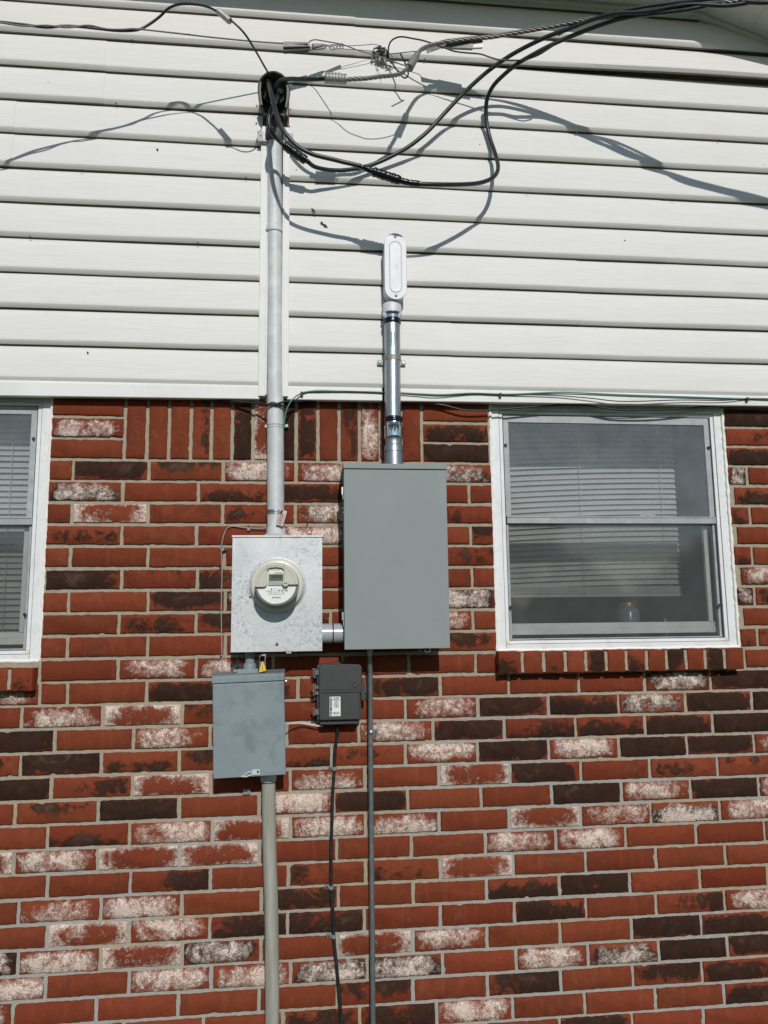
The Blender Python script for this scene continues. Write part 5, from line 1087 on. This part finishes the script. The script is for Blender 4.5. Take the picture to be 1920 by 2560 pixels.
cable('neutral_cable', NL, .0070, 'rubber', 'short thick black cable leaving the weatherhead to the right', 'cable', n=14)
a_, b_ = w(812, 195.5, .340), w(866, 199, .337); cs = root('crimp_connector', 'ribbed aluminium crimp connector between the weatherhead cable and bare twisted wire', 'connector', tuple((a_+b_)/2))
MB().lathe(a_, b_, [((b_-a_).length*t/20, .0166+.0012*(t % 2)+.0006*math.sin(t)) for t in range(21)], 18).build('sleeve', 'aluminium', cs, ang=20)
fz_ = MB()
for k in range(7): c_ = w(800+R.uniform(-6, 4), 190+R.uniform(-4, 3), .347); fz_.tube([c_, w(816, 192+k*.6, .345)], .0014, 5)
fz_.build('strand_end', 'strand', cs)
TL = [(862,199,.336),(885,197.5,.335),(915,196,.335),(945,192,.326),(970,190,.308),(992,187,.288),(1008,180,.270),(1020,168,.252),(1029,156,.240),(1038,143,.230),(1050,127,.216),(1062,119,.196),(1078,113,.182),(1098,108,.172),(1125,101,.178)]
o = MB().strands(wp(TL, 14), 4, .0042, .0036, .075, 6).build('neutral_wire', 'strand', loc=tuple(w(1098, 108, .172)), ang=80); tag(o, 'bare twisted aluminium wire curving up from the crimp connector to the wedge clamp', 'wire')
a_, b_ = w(1023, 170, .250), w(1043, 136, .224); tag(MB().lathe(a_, b_, [(0, .0145), (.001, .0152), ((b_-a_).length*.5, .0140), ((b_-a_).length, .0110)], 18).build('split_sleeve', 'wedge_grey', loc=tuple((a_+b_)/2)), 'grey split sleeve round the bare twisted wire below the right wedge clamp', 'connector')
TL = [(1116,104,.178),(1150,100,.188),(1185,96,.198),(1230,92,.212),(1300,80,.242),(1380,66,.285),(1480,47,.345),(1560,36,.39),(1640,26,.43),(1720,16,.478),(1820,5,.53),(1920,-6,.58),(2060,-25,.635),(2300,-60,.73),(3000,-170,1.0)]
o = MB().strands(wp(TL, 22), 5, .0050, .0034, .11, 6).build('neutral_wire', 'strand', loc=tuple(w(1300, 80, .242)), ang=80); tag(o, 'long bare twisted wire running from the wedge clamp to the upper right corner', 'wire')
AL = [(697,226,.07),(695,233,.115),(691,245,.152),(684,262,.178),(676,282,.186),(672,302,.188),(675,321,.184),(684,338,.176),(698,352,.165),(715,366,.158),(745,388,.143),(770,405,.131),(785,416,.120),(805,422,.107),(830,425.5,.096),(860,425.5,.086),(900,420,.075),(940,408,.070),(980,390,.073),(1018,369,.080),(1048,347,.087),(1076,322,.092),(1116,278,.102),(1162,230,.120),(1220,178,.155),(1284,134,.20),(1365,93,.264),(1423,72,.308),(1481,49,.350),(1539,34,.389),(1610,30,.428),(1720,12,.487),(1820,14,.53),(1920,-2,.575),(2060,-18,.63),(2300,-60,.725),(3000,-170,1.0)]
sa1 = cable('service_cable', AL, .0077, 'rubber', 'thick black cable curving directly from the weatherhead up to the right corner', 'cable', n=14, group='insulated service cables')
BL = [(671,199,.08),(670.5,203,.125),(672,210,.160),(675,222,.195),(680,240,.235),(687,270,.270),(696,300,.286),(708,325,.291),(722,344,.291),(738,361,.289),(756,373.5,.287),(780,385,.285),(802,391.5,.285),(830,398,.286),(860,405.5,.286),(895,414,.284),(930,428,.282),(965,440,.279),(1000,451,.278),(1040,459,.278),(1080,461,.274),(1120,461.5,.260),(1160,461,.232),(1195,458,.202),(1222,450,.178),(1238,438,.160),(1245,422,.134),(1243,402,.098),(1236,378,.072),(1225,345,.060),(1218,315,.061),(1215,285,.070),(1216,258,.088),(1221,238,.106),(1231,218,.126),(1250,196,.152),(1290,162,.195),(1330,138,.232),(1365,119,.255),(1410,98,.28),(1455,80,.311),(1510,60,.350),(1560,46,.386),(1620,36,.425),(1720,24,.482),(1820,4,.53),(1920,6,.578),(2060,-12,.632),(2300,-50,.727),(3000,-160,1.0)]
sa2 = cable('service_cable', BL, .0077, 'rubber', 'thick black cable making the low wide loop with the shiny taped splice', 'cable', n=14, group='insulated service cables')
cable('service_cable', [(1395,86,.282),(1440,62,.315),(1500,44,.36),(1580,22,.405),(1680,8,.455),(1800,-4,.52),(1920,-14,.582),(2060,-30,.636),(2300,-70,.73),(3000,-180,1.0)], .0063, 'rubber', 'third black cable joining the bundle only near the upper right corner', 'cable', n=12, group='insulated service cables')
def splice(L, r0_, label, mat='tape'):
    pts = wp(L, 12); k = len(pts)
    o = MB().tube(pts, lambda t: r0_(t)*(1+.05*math.sin(t*95)+.04*math.sin(t*41+1)), 16).build('taped_splice', mat, loc=tuple(pts[k//2]), ang=70); return tag(o, label, 'splice', 'taped cable splices')
splice([(705,359,.1615),(715,366,.158),(730,377,.151),(745,388,.143),(760,398,.136),(774,407,.129)], lambda t: .0083 if t < .10 or t > .88 else .0165, 'matt black taped splice just right of the mast')
splice([(895,414,.284),(915,421,.283),(930,428,.282),(950,435,.280),(975,443,.278),(1000,451,.278),(1025,457,.278),(1050,460,.277)], lambda t: .0082+.0022*(t > .1) if t < .30 else (.0162 if t < .72 else .0106), 'shiny black taped splice at the bottom of the wide cable loop')
